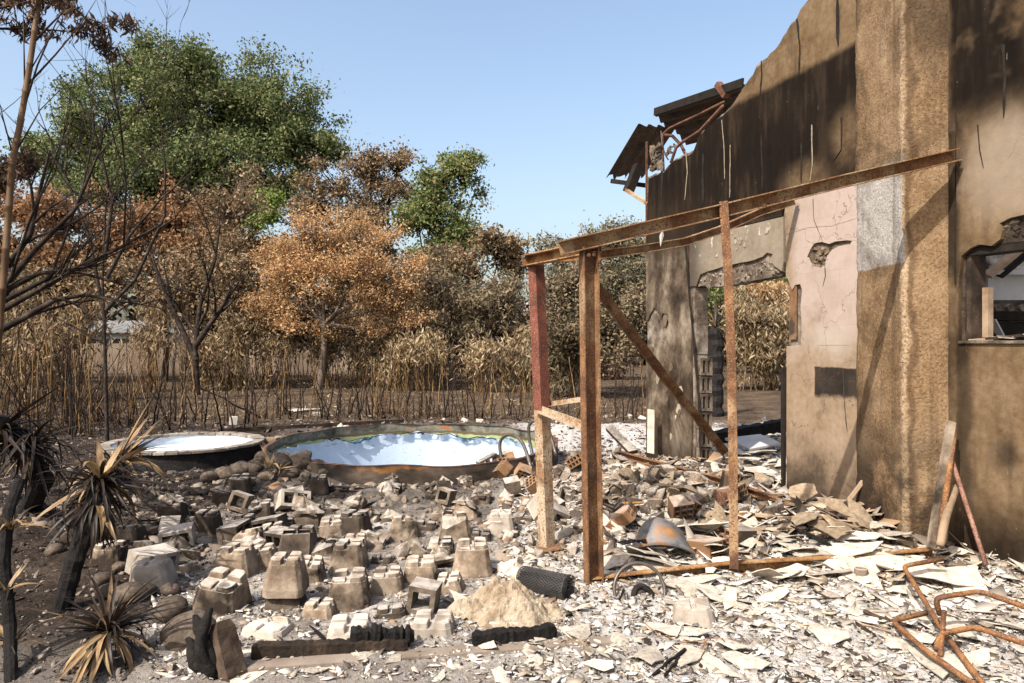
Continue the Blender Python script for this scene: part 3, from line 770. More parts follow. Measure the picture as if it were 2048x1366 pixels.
corrugated(hp(1276, 250, 9.75), hp(1352, 254, 10.6), hp(1214, 354, 10.6), 'roof_sheet', waves=4)
corrugated(hp(1309, 226, 10.0), hp(1338, 262, 10.9), hp(1486, 168, 8.3), 'roof_sheet', waves=3, amp=.022)
corrugated(hp(1340, 244, 10.6), hp(1372, 290, 11.6), hp(1470, 205, 9.6), 'roof_sheet', waves=3, amp=.022)
def hbeam(name, a, b, w, h, mat, up=(0, 0, 1)):
    q = [house_inv @ Vector(p) for p in (a, b)]
    MB().sweep([(-w, -h), (w, -h), (w, h), (-w, h)], q, up).build(name, mat, house)
hbeam('roof_edge_board', hp(1309, 224, 9.98), hp(1486, 165, 8.28), .012, .05, M['tar'])
hbeam('eave_board', hp(1222, 362, 10.55), hp(1300, 372, 10.3), .02, .03, M['tar'])
hbeam('rafter_stub', hp(1256, 384, 10.2), hp(1278, 330, 10.2), .06, .06, M['tar'], (0, 1, 0))
hbeam('roof_strut', hp(1252, 380, 10.15), hp(1296, 408, 9.85), .022, .022, M['rust_pale'], (0, 1, 0))
hbeam('purlin_stub', hp(1436, 168, 8.7), hp(1453, 192, 8.6), .035, .04, M['rust_red'], (0, 1, 0))
def htube(name, pts, r, mat, n=6):
    MB().tube([house_inv @ Vector(p) for p in pts], r, n).build(name, mat, house, smooth=True)
htube('bent_roof_steel', [hp(1327, 345, 9.7), hp(1325, 300, 9.75), hp(1326, 268, 9.8), hp(1340, 256, 9.7), hp(1400, 228, 9.2), hp(1448, 204, 8.6)], .019, M['rust_red'])
htube('bent_roof_steel', [hp(1342, 325, 9.55), hp(1352, 296, 9.6), hp(1362, 286, 9.5), hp(1400, 262, 9.2), hp(1446, 212, 8.55)], .021, M['rust_red'])
htube('bent_roof_steel', [hp(1328, 270, 9.9), hp(1345, 272, 9.95), hp(1362, 290, 9.9), hp(1376, 318, 9.7)], .024, M['rust_red'])
htube('roof_wire', [hp(1322, 262, 9.7), hp(1324, 290, 9.65), hp(1332, 312, 9.62), hp(1337, 320, 9.6)], .009, M['wire'], 5)
lumps('broken_wall_top', M['core'], (.12, .34), (3.90, 4.18), .02, 26, .04, .085, 15)
lumps('broken_wall_top', M['core'], (.40, .78), (4.02, 4.10), .03, 14, .02, .04, 16)

# the room behind the window: scorched kitchen
def room():
    q = lambda px, py, Y: house_inv @ at(px, py, Y)
    def panel(name, mat, a, b, Y, d=.06, rz=0):
        p0 = at(a[0], a[1], Y); p1 = at(b[0], b[1], Y)
        m = MB().box((min(p0.x, p1.x), Y, min(p0.z, p1.z)), (max(p0.x, p1.x), Y + d, max(p0.z, p1.z)))
        m.V = [tuple(house_inv @ Vector(v)) for v in m.V]
        return m.build(name, mat, house)
    panel('kitchen_wall', M['plaster_white'], (1930, 430), (2400, 900), 8.4, .12)
    panel('cooker_hood', M['white_paint'], (1976, 545), (2250, 600), 8.0, .3)
    panel('hood_shelf', M['white_paint'], (1968, 540), (2260, 549), 7.9, .45)
    panel('dark_shelf', M['tar'], (1980, 622), (2260, 640), 8.0, .25)
    panel('dark_worktop', M['tar'], (1985, 645), (2260, 900), 8.05, .3)
    hb = lambda a, b, w, h, mat, Y0, Y1: MB().sweep([(-w, -h), (w, -h), (w, h), (-w, h)], [q(*a, Y0), q(*b, Y1)], (0, 1, 0)).build('fallen_roof_board', mat, house)
    hb((1975, 552), (2060, 480), .05, .02, M['wood_pale'], 7.8, 7.8)
    hb((1992, 550), (2080, 478), .08, .02, M['tar'], 7.95, 7.95)
    hb((1985, 640), (2002, 672), .035, .01, M['white_paint'], 7.4, 7.4)
    for px in (1966, 1996, 2020, 2046):
        c = q(px, 616, 7.85)
        m = MB()
        V = [c]; k = 12
        for i in range(k): V.append(c + house_inv.to_3x3() @ Vector((.042 * math.cos(i / k * 2 * math.pi), -.02, .036 * math.sin(i / k * 2 * math.pi))))
        for i in range(k): V.append(c + house_inv.to_3x3() @ Vector((.046 * math.cos(i / k * 2 * math.pi), .03, .040 * math.sin(i / k * 2 * math.pi))))
        m.add(V, [(0, 1 + i, 1 + (i + 1) % k) for i in range(k)] + [(1 + i, 13 + i, 13 + (i + 1) % k, 1 + (i + 1) % k) for i in range(k)])
        m.build('hanging_pan', M['rubble'], house)
def white_sooty():
    t = NT('sooty_white'); v = t.obj(); n = t.noise(v, 2.6, 6, .65)
    col = t.ramp(n, [(.38, c3(.03, .025, .02)), (.48, c3(.40, .36, .31)), (.58, c3(.66, .63, .58))])
    return t.shade(col, .9)
M['plaster_white'] = white_sooty()
room()
# bits lying on the window sill
sill_rr = random.Random(4)
for i in range(7):
    m = MB().box((-.07, -.02, 0), (.07, .02, .012), jit=.006)
    m.build('sill_splinter', [M['wood_pale'], M['wood_burnt'], M['white_paint']][i % 3], house, loc=(4.80 + i * .07, .05 + sill_rr.uniform(-.03, .06), 1.609 + .006 * i), rot=(0, sill_rr.uniform(-.08, .08), sill_rr.uniform(-.5, .5)))
# ---------------------------------------------------------------- the rusty veranda frame
def chan(w, h, t):      # U-channel profile, open side to +side
    return [(-w / 2, -h / 2), (w / 2, -h / 2), (w / 2, -h / 2 + t), (-w / 2 + t, -h / 2 + t), (-w / 2 + t, h / 2 - t), (w / 2, h / 2 - t), (w / 2, h / 2), (-w / 2, h / 2)]
def angle_p(w, h, t):
    return [(-w / 2, -h / 2), (w / 2, -h / 2), (w / 2, -h / 2 + t), (-w / 2 + t, -h / 2 + t), (-w / 2 + t, h / 2), (-w / 2, h / 2)]
frame = empty('veranda_skeleton', (0.52, 4.69, 0), 0, 'rusty steel skeleton of a vanished veranda, standing on posts before the house', 'veranda')
FO = Vector(frame.location)
def fpart(name, prof, pts, up, mat, **kw):
    return MB().sweep(prof, [Vector(p) - FO for p in pts], up).build(name, mat, frame, **kw)
# front post: an H section seen half from the side
hsec = [(-.055, -.05), (.055, -.05), (.055, -.041), (.006, -.041), (.006, .041), (.055, .041), (.055, .05), (-.055, .05), (-.055, .041), (-.006, .041), (-.006, -.041), (-.055, -.041)]
fpart('post', chan(.07, .112, .009), [at(1188, 1180, 4.69), at(1181, 800, 4.70), at(1178, 496, 4.70)], (-.94, -.35, 0), M['rust_pole'])
fpart('post', chan(.085, .09, .008), [at(1094, 1092, 5.50), at(1084, 820, 5.5)], (.75, .65, 0), M['rust_pale'])
fpart('post', chan(.085, .09, .008), [at(1084, 820, 5.5), at(1072, 528, 5.5)], (.75, .65, 0), M['rust_redpost'] if 'rust_redpost' in M else M['rust_red'])
mp = [at(1468, 1136, 4.87), at(1466, 900, 4.88), at(1462, 700, 4.89), at(1456, 540, 4.91), at(1447, 404, 4.93)]
fpart('post', angle_p(.058, .058, .007), mp, (.3, .95, 0), M['rust_pole'])
fpart('rafter', chan(.075, .092, .008), [at(1122, 496, 4.63), at(1447, 421, 4.95), at(1680, 364, 5.16), at(1914, 310, 5.37)], (0, 0, 1), M['rust_rafter'])
fpart('rafter', chan(.05, .068, .007), [at(1200, 509, 5.58), at(1290, 497, 5.9), at(1372, 483, 6.2), at(1440, 460, 6.5), at(1520, 424, 6.85), at(1592, 402, 7.0)], (0, 0, 1), M['rust_rafter'])
fpart('eave_beam', chan(.07, .085, .008), [at(1050, 522, 5.56), at(1100, 512, 5.2), at(1196, 492, 4.72)], (0, 0, 1), M['rust_orange'])
fpart('eave_beam', angle_p(.06, .07, .007), [at(1046, 523, 5.50), at(1110, 515, 5.56), at(1205, 511, 5.62)], (0, 0, 1), M['rust_orange'])
fpart('brace', angle_p(.085, .07, .008), [at(1192, 572, 4.76), at(1320, 742, 5.55), at(1456, 912, 6.55)], (.2, -.6, .75), M['rust_pole'])
fpart('rail', angle_p(.05, .05, .006), [at(1076, 818, 5.46), at(1168, 852, 4.74)], (0, 0, 1), M['rust_pale'])
fpart('rail', angle_p(.04, .04, .006), [at(1094, 809, 5.55), at(1168, 798, 5.0)], (0, 0, 1), M['rust_pale'])
fpart('base_rail', chan(.06, .085, .008), [at(1180, 1168, 4.70), at(1320, 1152, 4.79), at(1468, 1136, 4.90), at(1690, 1124, 5.03), at(1870, 1108, 5.14)], (0, 0, 1), M['rust_orange'])
fpart('foot_plate', [(-.08, -.006), (.08, -.006), (.08, .006), (-.08, .006)], [at(1070, 1100, 5.45), at(1120, 1092, 5.45)], (0, 0, 1), M['rust_pole'])
for a in ((1178, 510, 4.63), (1188, 509, 4.63), (1286, 470, 4.73), (1530, 410, 4.98)):
    p = at(*a) - FO
    MB().tube([p, p + Vector((0, .02, 0))], .012, 8).build('bolt', M['rust_red'], frame)
tag(MB().add([Vector(at(*p)) - at(1323, 476, 5.55) for p in ((1325, 459, 5.55), (1328, 470, 5.56), (1321, 493, 5.55), (1319, 472, 5.55))] + [Vector(at(*p)) - at(1323, 476, 5.55) + Vector((0, .008, 0)) for p in ((1325, 459, 5.55), (1328, 470, 5.56), (1321, 493, 5.55), (1319, 472, 5.55))],
    [(0, 1, 2, 3), (7, 6, 5, 4), (0, 4, 5, 1), (1, 5, 6, 2), (2, 6, 7, 3), (3, 7, 4, 0)]).build('hanging_shard', M['white_paint'], None, loc=at(1323, 476, 5.55)), 'small pale shard hanging from the rear rusty rafter', 'shard')

# ---------------------------------------------------------------- large round pool
def liner_mat():
    t = NT('pool_liner'); v = t.obj(); x, y, z = t.xyz(v)
    col = t.ramp(t.noise(v, 1.3, 5, .6), [(.3, c3(.56, .68, .84)), (.7, c3(.68, .78, .91))])
    sp = t.mask(t.noise(v, 26, 3, .6, stretch=(1, 1, 1.7)), .655, .70)
    sp2 = t.mul(t.mask(t.noise(v, 6, 5, .7, stretch=(.5, .5, 3)), .60, .68), .5)
    col = t.mix(t.math('MAXIMUM', t.mul(sp, .85), sp2), col, c3(.10, .085, .075))
    return t.shade(col, .85, t.bump(t.noise(v, 4, 5, .6), .3, .03), 0, .1)
def poolwall_mat():
    t = NT('pool_wall'); v = t.obj(); w = t.warp(v, 3, .12); x, y, z = t.xyz(w)
    f = t.noise(v, 2.5, 5, .65)
    green = t.ramp(f, [(.3, c3(.30, .36, .17)), (.55, c3(.45, .53, .27)), (.75, c3(.52, .56, .36))])
    grime = t.ramp(t.noise(v, 4.5, 6, .7), [(.32, c3(.035, .022, .016)), (.47, c3(.15, .14, .11)), (.56, c3(.24, .24, .19)), (.62, c3(.34, .12, .045)), (.74, c3(.46, .20, .06))])
    up = t.mask(z, .125, .165)
    col = t.mix(up, green, grime)
    ln = t.mul(t.mask(z, .10, .12), t.mask(z, .165, .14))
    col = t.mix(t.mul(ln, .85), col, c3(.09, .04, .02))
    return t.shade(col, .8, t.bump(f, .3, .02), 0, .3)
def pool_out_mat():
    t = NT('pool_outside'); v = t.obj(); f = t.noise(v, 1.1, 6, .65, stretch=(1, 1, 2.2)); x, y, z = t.xyz(t.warp(v, 2, .3))
    col = t.ramp(f, [(.36, c3(.022, .016, .012)), (.48, c3(.075, .055, .04)), (.56, c3(.15, .11, .08)), (.68, c3(.24, .16, .11))])
    rust = t.mul(t.blob(t.warp(v, 2, .35), (.15, -2.0, .22), (.6, 9, .04), .3, 1.2), .7)
    col = t.mix(rust, col, t.ramp(f, [(.4, c3(.30, .12, .03)), (.6, c3(.52, .24, .06))]))
    return t.shade(col, .85, t.bump(f, .4, .02), 0, .3)
M['liner'] = liner_mat(); M['pool_wall'] = poolwall_mat(); M['pool_out'] = pool_out_mat()

pool = empty('round_pool', (POOL[0], POOL[1], 0), 0, 'large round pool with a slumped pale blue liner and green rusty wall', 'pool')
def ring_strip(rf, zf, r2, z2, n=160, rows=1):
    V = []; F = []
    for i in range(n):
        a = 2 * math.pi * i / n
        for j in range(rows + 1):
            t = j / rows
            r = rf(a) * (1 - t) + r2(a) * t; z = zf(a) * (1 - t) + z2(a) * t
            V.append((r * math.cos(a), r * math.sin(a), z))
    k = rows + 1
    for i in range(n):
        for j in range(rows):
            F.append((i * k + j, ((i + 1) % n) * k + j, ((i + 1) % n) * k + j + 1, i * k + j + 1))
    return V, F
PR = POOL[2]
wob = lambda a: .012 * math.sin(3 * a + 1) + .009 * math.sin(7 * a) + .008 * math.sin(13 * a + 2)
rimz = lambda a: .245 + wob(a) + .02 * math.sin(a)
MB().add(*ring_strip(lambda a: PR, rimz, lambda a: PR, lambda a: -1.0, rows=6)).build('pool_wall', M['pool_wall'], pool, smooth=True, fix=False)
MB().add(*ring_strip(lambda a: PR + .03, rimz, lambda a: PR + .04, lambda a: -.3, rows=3)).build('pool_outside', M['pool_out'], pool, smooth=True, fix=False)
MB().add(*ring_strip(lambda a: PR - .02 + .01 * math.sin(17 * a), lambda a: rimz(a) + .006, lambda a: PR + .035, lambda a: rimz(a) + .002)).build('rim', M['rust_red'], pool, fix=False)
def sag(a):
    d = math.degrees(a) % 360
    z = .115 + .012 * math.sin(9 * a) + .010 * math.sin(23 * a + 1)
    for c, w, h in ((128, 7, .085), (68, 8, .06), (52, 6, .05), (96, 3, -.02), (112, 5, -.015), (20, 18, .08), (84, 3, .025), (160, 14, .02)):
        z -= h * math.exp(-((d - c) / w) ** 2)
    return z
def liner():
    n, rows = 240, 10; V = []; F = []
    for i in range(n):
        a = 2 * math.pi * i / n; zt = sag(a)
        for j in range(rows + 1):
            t = j / rows
            z = zt * (1 - t) + -.82 * t
            r = PR - .025 - .02 * math.sin(t * 3.1) - .012 * math.sin(11 * a + 3 * t) * (1 - t) - (.05 * max(0, .05 - t) / .05 * (1 + math.sin(40 * a)))
            V.append((r * math.cos(a), r * math.sin(a), z))
    k = rows + 1
    for i in range(n):
        for j in range(rows):
            F.append((i * k + j, i * k + j + 1, ((i + 1) % n) * k + j + 1, ((i + 1) % n) * k + j))
    c = len(V); V.append((0, 0, -.84))
    for i in range(n): F.append((i * k + rows, c, ((i + 1) % n) * k + rows))
    MB().add(V, F).build('liner', M['liner'], pool, smooth=True, fix=False)
liner()
M['blue_scrap'] = simple('blue_scrap', [(.3, c3(.02, .035, .05)), (.55, c3(.06, .16, .24)), (.8, c3(.18, .40, .52))], 14, .6, .3)
def scrap(d0, d1, dz, mat, w=.02, seed=0):
    rr = random.Random(seed); pts = []; n = 9
    for i in range(n):
        a = R(d0 + (d1 - d0) * i / (n - 1)); r = PR - .07 - rr.uniform(0, .05)
        pts.append((r * math.cos(a), r * math.sin(a), sag(a) + dz + rr.uniform(-.02, .02)))
    MB().tube(pts, [w * rr.uniform(.5, 1.3) for _ in pts], 6).build('liner_scrap', mat, pool, smooth=True)
scrap(119, 131, -.02, M['blue_scrap'], .018, 1); scrap(116, 124, .0, M['blue_scrap'], .013, 2); scrap(54, 76, .0, M['blue_scrap'], .013, 3); scrap(70, 74, -.03, M['blue_scrap'], .012, 4)
scrap(136, 143, -.0, M['tar'], .012, 5); scrap(93, 96, -.03, M['tar'], .012, 6); scrap(40, 50, .0, M['blue_scrap'], .014, 7); scrap(100, 135, .006, M['tar'], .007, 8); scrap(60, 100, .006, M['tar'], .007, 9)

# ladder
lad = empty('pool_ladder', at(1030, 930, 8.6), 0, 'pair of bent grey steel ladder handles at the right edge of the large pool', 'ladder')
LO = Vector(lad.location)
def arch(pts, name='handrail'):
    P = [Vector(at(*p)) - LO for p in pts]; Q = []
    for i in range(len(P) - 1):
        p0 = P[max(i - 1, 0)]; p1 = P[i]; p2 = P[i + 1]; p3 = P[min(i + 2, len(P) - 1)]
        for s in range(4):
            t = s / 4
            Q.append(.5 * ((2 * p1) + (p2 - p0) * t + (2 * p0 - 5 * p1 + 4 * p2 - p3) * t * t + (3 * p1 - p0 - 3 * p2 + p3) * t ** 3))
    Q.append(P[-1])
    MB().tube(Q, .021, 10).build(name, M['tube_steel'], lad, smooth=True)
arch([(1007, 935, 8.75), (1000, 900, 8.8), (1002, 880, 8.8), (1014, 870, 8.75), (1032, 872, 8.6), (1048, 892, 8.45), (1062, 935, 8.2)])
arch([(1068, 925, 9.0), (1059, 880, 9.1), (1058, 852, 9.1), (1068, 842, 9.05), (1084, 844, 8.9), (1098, 862, 8.75), (1112, 910, 8.5)])

# ---------------------------------------------------------------- small round basin on the left
basin = empty('round_basin', (BASIN[0], BASIN[1], 0), 0, 'small shallow round basin with white floor and tiled rim, left of the large pool', 'pool')
BR = BASIN[2]
def basin_mats():
    t = NT('basin_floor'); v = t.obj()
    col = t.ramp(t.noise(v, 2, 5, .6), [(.3, c3(.90, .94, 1.0)), (.6, c3(1.05, 1.08, 1.12))])
    col = t.mix(t.mul(t.mask(t.noise(v, 14, 4, .65), .64, .72), .6), col, c3(.30, .27, .24))
    a = t.shade(col, .6)
    t = NT('basin_wall'); v = t.obj()
    col = t.ramp(t.noise(v, 3, 5, .65, stretch=(1, 1, 3)), [(.3, c3(.50, .60, .74)), (.6, c3(.74, .83, .94)), (.75, c3(.60, .60, .58))])
    return a, t.shade(col, .6)
M['basin_floor'], M['basin_wall'] = basin_mats()
MB().add(*ring_strip(lambda a: BR - .10, lambda a: .262, lambda a: BR - .11, lambda a: .10)).build('inner_wall', M['basin_wall'], basin, smooth=True, fix=False)
MB().add(*ring_strip(lambda a: BR - .01, lambda a: .255, lambda a: BR + .02, lambda a: -.2)).build('outer_wall', M['char'], basin, smooth=True, fix=False)
V = [(0, 0, .125)] + [((BR - .105) * math.cos(2 * math.pi * i / 96), (BR - .105) * math.sin(2 * math.pi * i / 96), .125) for i in range(96)]
MB().add(V, [(0, 1 + i, 1 + (i + 1) % 96) for i in range(96)]).build('basin_floor', M['basin_floor'], basin, fix=False)
M['coping'] = simple('coping', [(.3, c3(.18, .15, .12)), (.55, c3(.38, .33, .28)), (.8, c3(.54, .48, .42))], 6, .9, .3, dirt=(c3(.07, .05, .04), 3, .5, .66))
NCOP = 44
def coping_piece():
    a = math.pi / NCOP * .94; m = MB(); V = []
    for z in (.24, .275):
        for r in (BR - .115, BR + .035):
            for s in (-1, 0, 1): V.append((r * math.cos(a * s), r * math.sin(a * s), z))
    F = [(0, 3, 4, 1), (1, 4, 5, 2), (6, 7, 10, 9), (7, 8, 11, 10), (0, 1, 7, 6), (1, 2, 8, 7), (3, 9, 10, 4), (4, 10, 11, 5), (0, 6, 9, 3), (2, 5, 11, 8)]
    return m.add(V, F).mesh('coping_tile', M['coping'], bevel=.004)
cpm = coping_piece()
for i in range(NCOP):
    o = mesh_obj('coping_tile', cpm, basin, None, (0, 0, random.uniform(-.004, .004)), (0, 0, 2 * math.pi * i / NCOP))
MB().box((.93, .35, .21), (1.10, .50, .255), jit=.01).build('loose_coping', M['wood_pale'], basin)
# ---------------------------------------------------------------- trees and plants
def crown_points(lobes, Y, n_cl, per, spread, depth=1.0, shell=.55, seed=0):
    """leaf positions: clusters set through the lobes, denser towards their outsides; returns leaves and cluster centres"""
    rg = np.random.default_rng(seed)
    A = np.array([l[2] * l[3] for l in lobes], float); A /= A.sum()
    n_sp = max(6, n_cl // 9)
    pick = rg.choice(len(lobes), n_sp, p=A)
    d = rg.normal(size=(n_sp, 3)); d /= np.linalg.norm(d, axis=1, keepdims=True)
    rad = rg.uniform(shell ** 3, 1.0, n_sp) ** (1 / 3) * (1 + .22 * rg.normal(size=n_sp))
    S = np.zeros((n_sp, 3)); SR = np.zeros(n_sp); O = np.zeros((n_sp, 3))
    for k, l in enumerate(lobes):
        m = pick == k; yy = Y + (l[4] if len(l) > 4 else 0)
        c = np.array(at(l[0], l[1], yy)); rx = l[2] / FPX * yy; rz = l[3] / FPX * yy
        ry = .5 * (rx + rz) * depth
        O[m] = d[m] * np.array([rx, ry, rz]); S[m] = c + O[m] * rad[m, None]; SR[m] = .5 * (rx + rz)
    w = rg.gamma(1.6, 1.0, n_sp); w /= w.sum()
    ps = rg.choice(n_sp, n_cl, p=w)
    t = rg.uniform(-.35, .35, (n_cl, 1))
    C = S[ps] + O[ps] * t * .8 + rg.normal(size=(n_cl, 3)) * (SR[ps] * .15)[:, None] * np.array([1.2, 1.2, .7])
    C[:, 2] = np.maximum(C[:, 2], .25)
    sp = spread * rg.uniform(.5, 1.4, n_cl)
    L = np.repeat(C, per, axis=0) + rg.normal(size=(n_cl * per, 3)) * np.repeat(sp, per)[:, None] * np.array([1, 1, .75])
    L[:, 2] = np.maximum(L[:, 2], .05)
    return L, C

def limb_path(a, b, k, wig, rg, sag=0.0):
    a = np.array(a, float); b = np.array(b, float); P = []
    L = np.linalg.norm(b - a)
    off = rg.normal(size=3) * wig * L
    for i in range(k + 1):
        t = i / k
        P.append(a + (b - a) * t + off * math.sin(math.pi * t) + rg.normal(size=3) * wig * .25 * L * (0 < i < k) + np.array([0, 0, sag * math.sin(math.pi * t)]))
    return P

def tree(name, label, base, Y, lobes, mat, bark, trunk_r, n_cl, per, spread, size, fork=.35, twigs=250, droop=0., aspect=.5, shell=.55, depth=1.0, seed=1, group=None, cat='tree', twig_r=.014, fork_z=None):
    rg = np.random.default_rng(seed)
    b = Vector(((base - 1024) / FPX * Y, Y, 0)); b.z = hz(b.x, b.y) - .05
    root = empty(name, b, 0, label, cat, group)
    L, C = crown_points(lobes, Y, n_cl, per, spread, depth, shell, seed)
    V, F = leaves_np(L - np.array(b), size, droop, aspect)
    mesh_obj('crown', np_mesh('crown', V, F, mat), root)
    # limbs: fork point, one limb to each lobe, twigs out to clusters
    cs = [np.array(at(l[0], l[1], Y + (l[4] if len(l) > 4 else 0))) - np.array(b) for l in lobes]
    mean = np.mean(cs, axis=0)
    low = min(c[2] for c in cs)
    fk = np.array([mean[0] * .25, mean[1] * .25, fork_z if fork_z else max(.5, low * fork)])
    segs = []
    def run(P, r0, r1):
        n = len(P) - 1
        for i in range(n):
            ra = r0 + (r1 - r0) * i / n; rb = r0 + (r1 - r0) * (i + 1) / n
            segs.append([*P[i], *P[i + 1], ra, rb])
    run(limb_path((0, 0, 0), fk, 4, .03, rg), trunk_r, trunk_r * .75)
    nodes = []
    for c in cs:
        P = limb_path(fk, c * .92, 5, .07, rg)
        run(P, trunk_r * .5, trunk_r * .12); nodes += P[2:]
    nodes = np.array(nodes); CC = C - np.array(b)
    for c in CC[rg.choice(len(CC), min(twigs, len(CC)), replace=False)]:
        k = np.argmin(np.linalg.norm(nodes - c, axis=1))
        P = limb_path(nodes[k], c, 3, .08, rg); run(P, twig_r * 1.6, twig_r * .4)
    V, F = tubes_np(segs, 6)
    mesh_obj('trunk', np_mesh('trunk', V, F, bark, True), root)
    return root

# the far wood behind everything: one mass
def far_wood():
    rg = np.random.default_rng(5); pts = []
    for x in np.arange(-62, 62, .8):
        Y = 50 + rg.uniform(-3, 3)
        top = 4.5 + 2.2 * vnoise(x * .15, 0, 3) + (2.2 if x < -8 else 0) - (1.6 if -4 < x < 6 else 0)
        n = 130
        p = np.stack([x + rg.normal(size=n) * .8, Y + rg.normal(size=n) * .8, rg.uniform(0, 1, n) ** .8 * top], 1)
        pts.append(p)
    V, F = leaves_np(np.concatenate(pts), .75, .1, .6)
    tag(mesh_obj('far_wood', np_mesh('far_wood', V, F, M['dark_mass'])), 'dark far-off mass of scorched woodland behind the garden trees', 'woodland', kind='stuff')
far_wood()

tree('oak_tree', 'very large green oak filling the upper left sky', 400, 38, [(345, 150, 78, 62), (455, 190, 105, 75), (255, 205, 95, 70), (555, 240, 85, 75), (390, 270, 150, 100), (190, 280, 85, 75), (618, 295, 62, 58), (130, 330, 62, 45), (300, 370, 170, 80), (500, 370, 130, 80), (655, 290, 34, 30), (110, 250, 22, 18), (545, 170, 26, 26), (280, 110, 40, 26), (90, 290, 30, 20)],
     M['oak_leaf'], M['bark_dark'], .55, 3200, 46, .32, .175, .5, 900, 0, .55, .45, 1.0, 21, twig_r=.03)
tree('green_tree', 'slender half-green tree with open crown right of the centre', 862, 33, [(890, 335, 52, 40), (932, 345, 32, 34), (885, 410, 78, 55), (905, 480, 62, 55), (835, 420, 42, 50), (860, 540, 70, 50), (955, 360, 16, 30)],
     M['green_leaf'], M['bark_dark'], .22, 680, 36, .23, .165, .5, 400, 0, .55, .4, .9, 22, twig_r=.022)
tree('withered_tree', 'tall brown-leaved withered tree between the oak and the slender green tree', 745, 34, [(735, 315, 62, 34), (770, 375, 62, 55), (685, 355, 52, 45), (725, 440, 85, 60), (640, 400, 55, 40), (800, 310, 22, 24), (690, 500, 90, 60)],
     M['brown_leaf'], M['bark_dark'], .2, 700, 32, .26, .155, .5, 450, 0, .55, .4, .9, 23, twig_r=.022)
tree('orange_tree', 'scorched orange-leaved tree with pale trunk in the middle of the garden', 636, 24, [(620, 490, 90, 52), (710, 480, 82, 44), (560, 530, 62, 52), (765, 555, 66, 46), (660, 560, 105, 58), (805, 600, 48, 34), (555, 600, 48, 36), (840, 640, 40, 24), (600, 640, 60, 34), (700, 645, 60, 30)],
     M['orange_leaf'], M['bark_grey'], .14, 1300, 34, .19, .088, .6, 700, .1, .5, .4, .9, 24, twig_r=.012, fork_z=2.2)
tree('orange_shrub_tree', 'rust-orange round shrub in front of the oak, left of the fence post', 330, 29, [(340, 425, 68, 36), (300, 470, 74, 48), (395, 470, 44, 42), (270, 440, 38, 30)],
     M['rust_leaf'], M['bark_dark'], .12, 420, 26, .24, .17, .5, 160, 0, .5, .5, .9, 25)
tree('orange_shrub_tree', 'rust-orange shrubby tree at the left edge behind the tall cane', 60, 28, [(50, 420, 82, 55), (150, 430, 62, 52), (30, 500, 70, 60), (130, 520, 80, 60), (-40, 450, 60, 60), (210, 500, 50, 60)],
     M['rust_leaf'], M['bark_dark'], .13, 480, 26, .28, .18, .5, 260, 0, .5, .4, .9, 26)
tree('brown_twiggy_tree', 'bare-looking brown twiggy tree in front of the oak trunk', 480, 26, [(470, 420, 62, 70), (440, 500, 70, 60), (500, 480, 50, 60)],
     M['brown_leaf'], M['bark_grey'], .10, 300, 16, .22, .13, .5, 300, 0, .5, .4, .9, 27, twig_r=.012)
tree('lime_shrub', 'small bright lime-green shrub below the oak crown', 530, 31, [(528, 410, 32, 24), (520, 440, 24, 20)], M['lime_leaf'], M['bark_grey'], .06, 70, 24, .2, .16, .5, 40, 0, .5, .3, .9, 28)
tree('dark_brown_tree', 'dark brown burnt tree between the fence and the orange tree', 395, 25, [(380, 560, 80, 66), (430, 610, 70, 70), (330, 590, 70, 60), (470, 560, 50, 60)],
     M['brown_leaf'], M['bark_dark'], .16, 520, 24, .26, .15, .5, 320, .3, .45, .3, .9, 29)
tree('dark_brown_tree', 'dark brown burnt tree over the fence at the far left', 150, 27, [(120, 560, 90, 50), (220, 560, 70, 50), (40, 590, 80, 60)],
     M['brown_leaf'], M['bark_dark'], .14, 380, 22, .28, .16, .5, 300, .3, .45, .3, .9, 30)
tree('mixed_tree', 'brown and green mottled tree leaning right beside the far house', 960, 30, [(1000, 495, 56, 32), (960, 545, 80, 52), (880, 560, 80, 62), (1030, 540, 36, 30), (930, 610, 90, 50)],
     M['brown_leaf'], M['bark_dark'], .15, 520, 26, .26, .18, .5, 320, .1, .5, .35, .9, 31)
tree('drooping_tree', 'grey-brown drooping tree behind the large pool, right of the orange tree', 900, 26, [(880, 520, 55, 40), (900, 590, 85, 60), (970, 640, 80, 50), (840, 640, 50, 50), (1010, 600, 40, 40)],
     M['grey_leaf'], M['bark_grey'], .14, 560, 26, .24, .17, .5, 300, .6, .32, .35, .9, 32)
tree('olive_tree', 'grey-green olive tree behind the rusty posts, left of the house', 1190, 22, [(1135, 510, 62, 48), (1215, 480, 58, 42), (1180, 560, 100, 64), (1262, 560, 60, 76), (1270, 470, 36, 36), (1120, 450, 24, 20), (1165, 460, 24, 24)],
     M['olive_leaf'], M['bark_grey'], .13, 760, 26, .20, .13, .5, 420, 0, .34, .35, .9, 33, twig_r=.011)
tree('brown_shrub_tree', 'low brown withered shrub under the olive tree beside the house', 1160, 20, [(1130, 640, 60, 60), (1200, 660, 80, 66), (1270, 660, 50, 70), (1130, 580, 50, 40)],
     M['grey_leaf'], M['bark_dark'], .09, 520, 24, .18, .12, .5, 300, .2, .45, .3, .9, 34, twig_r=.012)
# through the doorway
tree('green_tree', 'green tree seen through the top of the doorway', 1570, 36, [(1575, 560, 50, 30), (1440, 600, 60, 50), (1500, 640, 60, 50)], M['green_leaf'], M['bark_dark'], .15, 260, 24, .3, .22, .5, 100, 0, .55, .4, .9, 36)
tree('orange_shrub_tree', 'orange-brown shrub seen through the doorway', 1520, 33, [(1515, 585, 36, 22), (1560, 600, 40, 30)], M['orange_leaf'], M['bark_dark'], .1, 120, 24, .25, .2, .5, 60, 0, .5, .3, .9, 37)

